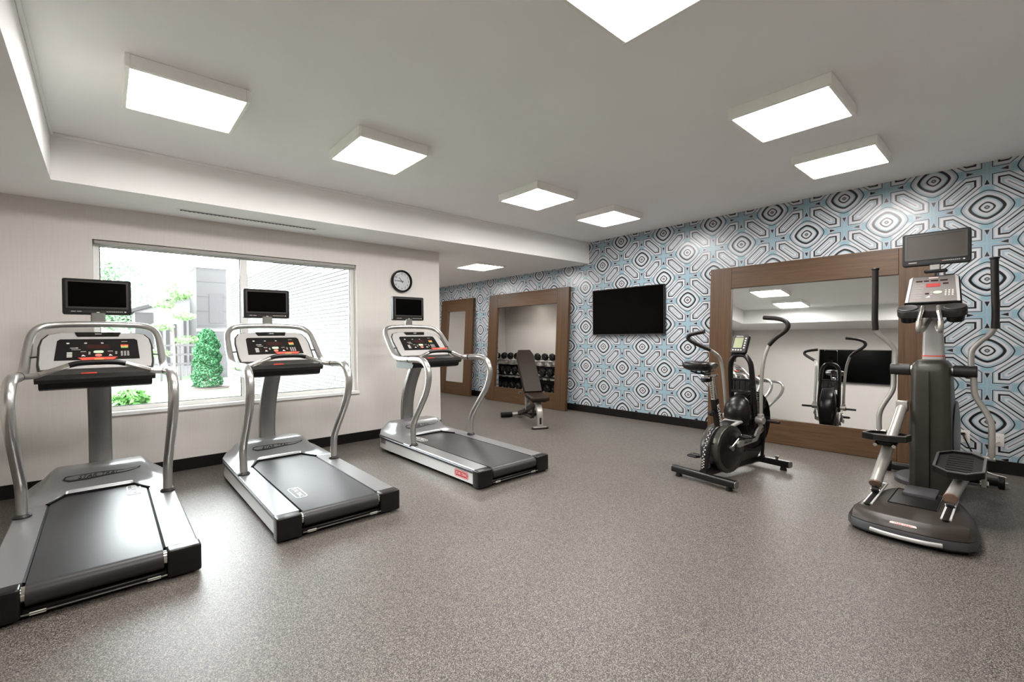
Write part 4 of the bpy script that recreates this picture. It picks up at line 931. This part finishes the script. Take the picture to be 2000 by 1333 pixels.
for s in (-1, 1):
    bm = B(); cyl(bm, (s * .12, 1.04, .045), (s * .31, 1.04, .045), .042, n=18, bev=.008); mesh('bar_sleeve', bm, 'black_plastic', t)
bm = B(); cyl(bm, (-.12, .585, .445), (.10, .585, .445), .009, n=10); lathe(bm, [(0, 0), (.016, 0), (.016, .02), (0, .022)], 12, AX['-x'], (-.115, .585, .445)); mesh('adjust_pin', bm, 'chrome', t)
bm = B(); box(bm, (0, .12, .435), (.27, .34, .065), .026, 3, Matrix.Rotation(.10, 3, 'X')); mesh('seat_pad', bm, 'vinyl_pad', t)
bm = B(); box(bm, (0, .13, .394), (.20, .26, .016), .003, 1, Matrix.Rotation(.10, 3, 'X')); mesh('seat_board', bm, 'black_plastic', t)
an = math.radians(53); R_ = Matrix.Rotation(an, 3, 'X')
a0 = Vector((0, .30, .475)); ln = .76; dv = Vector((0, math.cos(an), math.sin(an))); nv = Vector((0, -math.sin(an), math.cos(an)))
bm = B(); rs = []
for lv, ins in ((-.032, .014), (-.024, .003), (.0, .0), (.022, .003), (.032, .016)):
    rs.append([a0 + dv * (ln / 2 + b) + nv * lv + Vector((a, 0, 0)) for a, b in [(x * (1 - ins * 4), y * (1 - ins * 1.5)) for x, y in [(-.135, -.38), (.135, -.38), (.140, -.30), (.140, .28), (.105, .365), (.095, .38), (-.095, .38), (-.105, .365), (-.140, .28), (-.140, -.30)]]])
rings(bm, rs); mesh('back_pad', bm, 'vinyl_pad', t)
bm = B(); c_ = a0 + dv * (ln * .62) + nv * .0315; box(bm, c_, (.262, .004, .0025), 0, 1, R_); mesh('pad_seam', bm, 'black_plastic', t)
bm = B(); box(bm, a0 + dv * (ln / 2) - nv * .038, (.20, ln * .85, .012), .002, 1, R_); mesh('back_board', bm, 'black_plastic', t)
bm = B(); tube(bm, [(0, .42, .56), (0, .50, .42), (0, .56, .30)], .016, 10, 3); mesh('back_support', bm, 'mast_metal', t)

# ------------------------------------------------------------------ dumbbell rack and dumbbells in the niche
RX, RY0, RY1 = 6.45, 5.40, 7.84
rk = thing('dumbbell_rack', 'dark three tier dumbbell rack standing in the wall niche', 'rack', (RX, (RY0 + RY1) / 2, 0))
hl = (RY1 - RY0) / 2; TZ = [.215, .525, .835]; TX = [-.09, -.02, .05]
for s in (-1, 1):
    bm = B(); tube(bm, [(-.20, s * (hl - .02), .02), (.20, s * (hl - .02), .02)], .022, 10, 1); tube(bm, [(-.10, s * (hl - .02), .02), (.02, s * (hl - .02), .45), (.10, s * (hl - .02), .93)], .024, 10, 3); mesh('rack_leg', bm, 'rack_dark', rk)
cols = [7.64 - .205 * k for k in range(11)]
for r in range(3):
    bm = B(); bb(bm, TX[r] - .085, TX[r] - .060, -hl, hl, TZ[r] - .03, TZ[r] - .005, .003, 1); bb(bm, TX[r] + .060, TX[r] + .085, -hl, hl, TZ[r] - .03, TZ[r] - .005, .003, 1); sh_ = mesh('tier_shelf', bm, 'rack_dark' if r < 2 else 'rack_white', rk)
    for k in range(11):
        if r == 0 and k: pass
        y = cols[k] - rk.location.y
        bm = B(); prism(bm, [(-.060, .03), (-.050, -.075), (.050, -.075), (.060, .03), (.03, .006), (-.03, .006)], -.052, .052, ((TX[r], y, TZ[r] + .0), (0, 1, 0), (0, 0, 1), (1, 0, 0))); mesh('saddle', bm, 'rack_white', sh_)
bm = B(); bb(bm, .13, .145, -hl, hl, .03, .70, .004, 1); mesh('rack_back_panel', bm, 'rack_dark', rk)
ordl = ['first', 'second', 'third', 'fourth', 'fifth', 'sixth', 'seventh', 'eighth', 'ninth', 'tenth', 'eleventh']
tier = ['bottom', 'middle', 'top']
def make_dumbbell():
    o = empty('dumbbell')
    bm = B(); cyl(bm, (-.075, 0, 0), (.075, 0, 0), .015, n=14); mesh('handle', bm, 'mast_metal', o)
    for s in (-1, 1):
        bm = B(); prof = [(.0, .056), (.050, .056), (.062, .066), (.065, .085), (.065, .120), (.060, .134), (.048, .142), (.0, .142)]
        lathe(bm, prof, 8, AX['x'] if s > 0 else AX['-x']); mesh('head', bm, 'dumbbell_rubber', o, angle=25)
    return o
d0 = make_dumbbell(); first = True
for r in (2, 1, 0):
    for k in range(11):
        if r == 0 and k in (10,): continue
        o = d0 if first else copy_tree(d0); first = False
        sc = 1.0 if r == 2 else 1.08 if r == 1 else 1.14
        o.location = (RX + TX[r], cols[k], TZ[r] - .004 + .0655 * sc); o.scale = (1, sc, sc)
        tag(o, 'black dumbbell on the %s tier of the rack, %s from the left' % (tier[r], ordl[k]), 'dumbbell', 'black dumbbells on the rack')
# ------------------------------------------------------------------ outdoors, seen through the window
GZ = -.02
bm = B(); bb(bm, -14, XE - .25, YW + .25, 40, GZ - .2, GZ); o = structure('ground_lawn', bm, 'lawn_green', flat=True)
bm = B(); prism(bm, [(3.05, 5.9), (3.05, 18.0), (1.0, 18.0), (1.0, 16.9), (2.4, 16.6), (2.72, 12.0), (2.75, 9.0), (2.75, 5.9)], GZ, GZ + .02); structure('ground_path', bm, 'paving_pale', flat=True)
# brick wing: plane x = 3.10, courses of single bricks
wing = thing('brick_wing', 'pale painted brick wing of the building outside the window', 'building', (3.12, 5.82, GZ))
bm = B(); bb(bm, 0, .22, 0, 11.7, 0, 3.17); mesh('wall_core', bm, 'brick_mortar', wing, flat=True)
bm = B(); bb(bm, -.05, .27, -.0, 11.75, 3.17, 3.25, .01, 1); mesh('parapet_cap', bm, 'trim_white', wing)
bm = B(); bb(bm, -.022, 0, -.097, .097, -.0285, .0285); bk = mesh('brick', bm, 'white_brick', wing, flat=True); bkm = bk.data
BL, CH = .205, .0715; todo = []
for c in range(int(3.15 / CH)):
    off = BL / 2 if c % 2 else 0
    for k in range(int(11.6 / BL)):
        y = .10 + off + k * BL; z = .035 + c * CH
        if y > 11.6: continue
        todo.append((y, z))
# those nearest the window and within its view are single bricks, the rest one mesh
vis = sorted([q for q in todo if .9 < q[0] and .55 < q[1] < 2.6], key=lambda q: q[0])[:300]
vs = set(vis)
bk.location = (0, vis[0][0], vis[0][1])
for y, z in vis[1:]: inst('brick', bkm, wing, (0, y, z))
bm = B()
for y, z in todo:
    if (y, z) in vs: continue
    bb(bm, -.022, 0, y - .097, y + .097, z - .0285, z + .0285)
tag(mesh('far_bricks', bm, 'white_brick', wing, flat=True), kind='stuff')
# dark tower of the neighbouring building
tw = thing('dark_tower', 'dark grey clad stair tower beyond the garden', 'building', (3.0, 18.6, GZ))
bm = B(); bb(bm, -.66, .22, 0, 1.6, 0, 3.78); mesh('tower_body', bm, 'tower_cladding', tw, flat=True)
bm = B(); bb(bm, -.72, .26, -.05, 1.65, 3.78, 3.98); mesh('tower_cap', bm, 'trim_white', tw, flat=True)
bm = B(); bb(bm, -.67, .23, -.02, 0, 1.62, 1.70); mesh('ledge', bm, 'trim_white', tw, flat=True)
bm = B(); bb(bm, -.30, .10, -.015, 0, 1.9, 2.9); mesh('dark_panel', bm, 'roof_dark', tw, flat=True)
for k in range(7):
    bm = B(); bb(bm, -.662, .222, -.008, 0, .3 + k * .5, .31 + k * .5); mesh('cladding_joint', bm, 'roof_dark', tw, flat=True)
bm = B(); bb(bm, .0, .06, .3, .36, 3.98, 4.3); mesh('vent_pipe', bm, 'button_light', tw, flat=True)
# low gabled house
hs = thing('garden_house', 'pale low house with a sloping dark roof edge beyond the young tree', 'building', (1.75, 20.5, GZ))
bm = B(); prism(bm, [(-.95, 0), (.75, 0), (.75, 3.0), (-.25, 2.62), (-.95, 2.36)], 0, 2.5, ((0, 0, 0), (1, 0, 0), (0, 0, 1), (0, 1, 0))); mesh('house_wall', bm, 'house_cladding', hs, flat=True)
bm = B(); prism(bm, [(-1.05, 2.30), (.76, 2.98), (.76, 3.10), (-1.05, 2.42)], -.1, 2.6, ((0, 0, 0), (1, 0, 0), (0, 0, 1), (0, 1, 0))); mesh('roof_edge', bm, 'roof_dark', hs, flat=True)
bm = B(); bb(bm, -.95, -.45, -.03, 0, .5, 2.30); mesh('dark_wing', bm, 'tower_cladding', hs, flat=True)
for x in (-.30, -.1, .12, .42, .58):
    bm = B(); bb(bm, x, x + (.10 if x < .4 else .07), -.03, 0, .4, 1.9 if x < .3 else 2.1); mesh('window', bm, 'tower_cladding', hs, flat=True)
for k in range(9):
    bm = B(); bb(bm, -.4 + k * .125, -.39 + k * .125, -.012, 0, 0, 2.3); mesh('siding_joint', bm, 'button_grey', hs, flat=True)
# fence
fn = thing('garden_fence', 'dark post and rail garden fence in front of the pale house', 'fence', (1.6, 18.4, GZ))
for x in (-.75, -.25, .25, .70):
    bm = B(); bb(bm, x - .03, x + .03, -.03, .03, 0, 1.25); mesh('post', bm, 'fence_dark', fn, flat=True)
for z in (.55, .85, 1.15):
    bm = B(); bb(bm, -.8, .75, -.045, -.03, z - .03, z + .03); mesh('rail', bm, 'fence_dark', fn, flat=True)
# foliage: many small leaf blades in one mesh per crown
def foliage(name, mat, parent, n, pos, size, seed):
    rnd = random.Random(seed); V = []; Fc = []
    for i in range(n):
        p = Vector(pos(rnd)); d = Vector((rnd.uniform(-1, 1), rnd.uniform(-1, 1), rnd.uniform(-.6, 1))).normalized(); e = d.orthogonal().normalized()
        e = Matrix.Rotation(rnd.uniform(0, PI), 3, d) @ e; s = size * rnd.uniform(.6, 1.3); b = len(V)
        V += [p - d * s, p + e * s * .45, p + d * s, p - e * s * .45]; Fc.append((b, b + 1, b + 2, b + 3))
    me = bpy.data.meshes.new(name); me.from_pydata([tuple(v) for v in V], [], Fc); me.materials.append(M[mat])
    o = bpy.data.objects.new(name, me); COL.objects.link(o); o.parent = parent; o['kind'] = 'stuff'; return o
def blob(cx_, cy_, cz_, rx, ry, rz):
    def f(r):
        while True:
            q = Vector((r.uniform(-1, 1), r.uniform(-1, 1), r.uniform(-1, 1)))
            if q.length <= 1: break
        q = q * (q.length ** -.35 if q.length > .01 else 1)
        return (cx_ + q.x * rx * .9, cy_ + q.y * ry * .9, cz_ + q.z * rz * .9)
    return f
def multi(fs): return lambda r: r.choice(fs)(r)
ce = thing('cedar_shrub', 'dense columnar evergreen shrub on the lawn outside the window', 'shrub', (2.08, 14.8, GZ))
def cone(r):
    h = r.random() ** .9; a = r.uniform(0, 2 * PI); rad = (.34 * min(1, 1.02 - .22 * h) * math.sqrt(max(0, 1 - (max(0, h - .62) / .40) ** 2))) * (.55 + .45 * r.random() ** .4) * (1 + .12 * math.sin(9 * h * PI + a * 3))
    return (rad * math.cos(a), rad * math.sin(a), .06 + h * 1.55)
foliage('foliage', 'leaf_cedar', ce, 9000, cone, .036, 3)
bm = B(); cyl(bm, (0, 0, 0), (0, 0, .5), .05, .03, 8); mesh('stem', bm, 'bark', ce)
bm = B(); prism(bm, oval(1.1, .9, 20), 0, .03, None, .02); mesh('mulch_bed', bm, 'mulch', ce)
yt = thing('young_tree', 'slender young deciduous tree in front of the pale house', 'tree', (1.18, 13.0, GZ))
bm = B(); tube(bm, [(0, 0, 0), (.02, 0, 1.0), (-.01, .02, 2.0), (.02, 0, 2.75)], [.03, .022, .012, .005], 8, 4)
br = [(.9, -.33, .1), (1.2, .30, -.1), (1.5, -.28, -.2), (1.75, .30, .15), (2.0, -.22, .1), (2.25, .2, -.1)]
for z, dx, dy in br: tube(bm, [(.01, 0, z), (dx * .6, dy, z + .1), (dx, dy * 1.5, z + .13)], [.010, .004], 6, 3)
mesh('trunk', bm, 'bark', yt)
foliage('foliage', 'leaf_tree', yt, 2200, multi([blob(dx * .8, dy, z + .13, .26, .26, .10) for z, dx, dy in br] + [blob(.0, 0, 2.6, .22, .22, .22), blob(.05, 0, 2.35, .28, .28, .16)]), .036, 5)
bu = thing('leafy_bush', 'bright green leafy bush just outside the window behind the left treadmill', 'shrub', (.17, 8.4, GZ))
foliage('foliage', 'leaf_bush', bu, 900, multi([blob(0, 0, .35, .32, .3, .28), blob(.1, 0, .48, .22, .2, .18)]), .055, 8)
bm = B()
for k in range(6):
    a = k * 1.05; tube(bm, [(0, 0, 0), (.1 * math.cos(a), .1 * math.sin(a), .25), (.2 * math.cos(a), .2 * math.sin(a), .5)], [.012, .004], 6, 3)
mesh('stems', bm, 'bark', bu)
for i, (x, y, z, r_, lab) in enumerate(((-1.7, 23, 3.2, 1.5, 'pale green background tree at the left edge of the window'), (.95, 27, 2.9, 1.15, 'leafy background tree left of the pale house'), (.2, 31.5, 5.6, 1.6, 'tall hazy background tree behind the leafy one'))):
    bt = thing('background_tree', lab, 'tree', (x, y, GZ), group='trees beyond the garden')
    foliage('foliage', 'leaf_far', bt, 3600, multi([blob(0, 0, z, r_, r_, r_ * .8), blob(-.5 * r_, 0, z - .5, r_ * .7, r_ * .7, r_ * .6), blob(.4 * r_, 0, z - .9, r_ * .6, r_ * .6, r_ * .7)]), .10, 20 + i)
    bm = B(); tube(bm, [(0, 0, 0), (.05, 0, z * .5), (0, 0, z)], [.14, .07], 8, 4); mesh('trunk', bm, 'bark', bt)
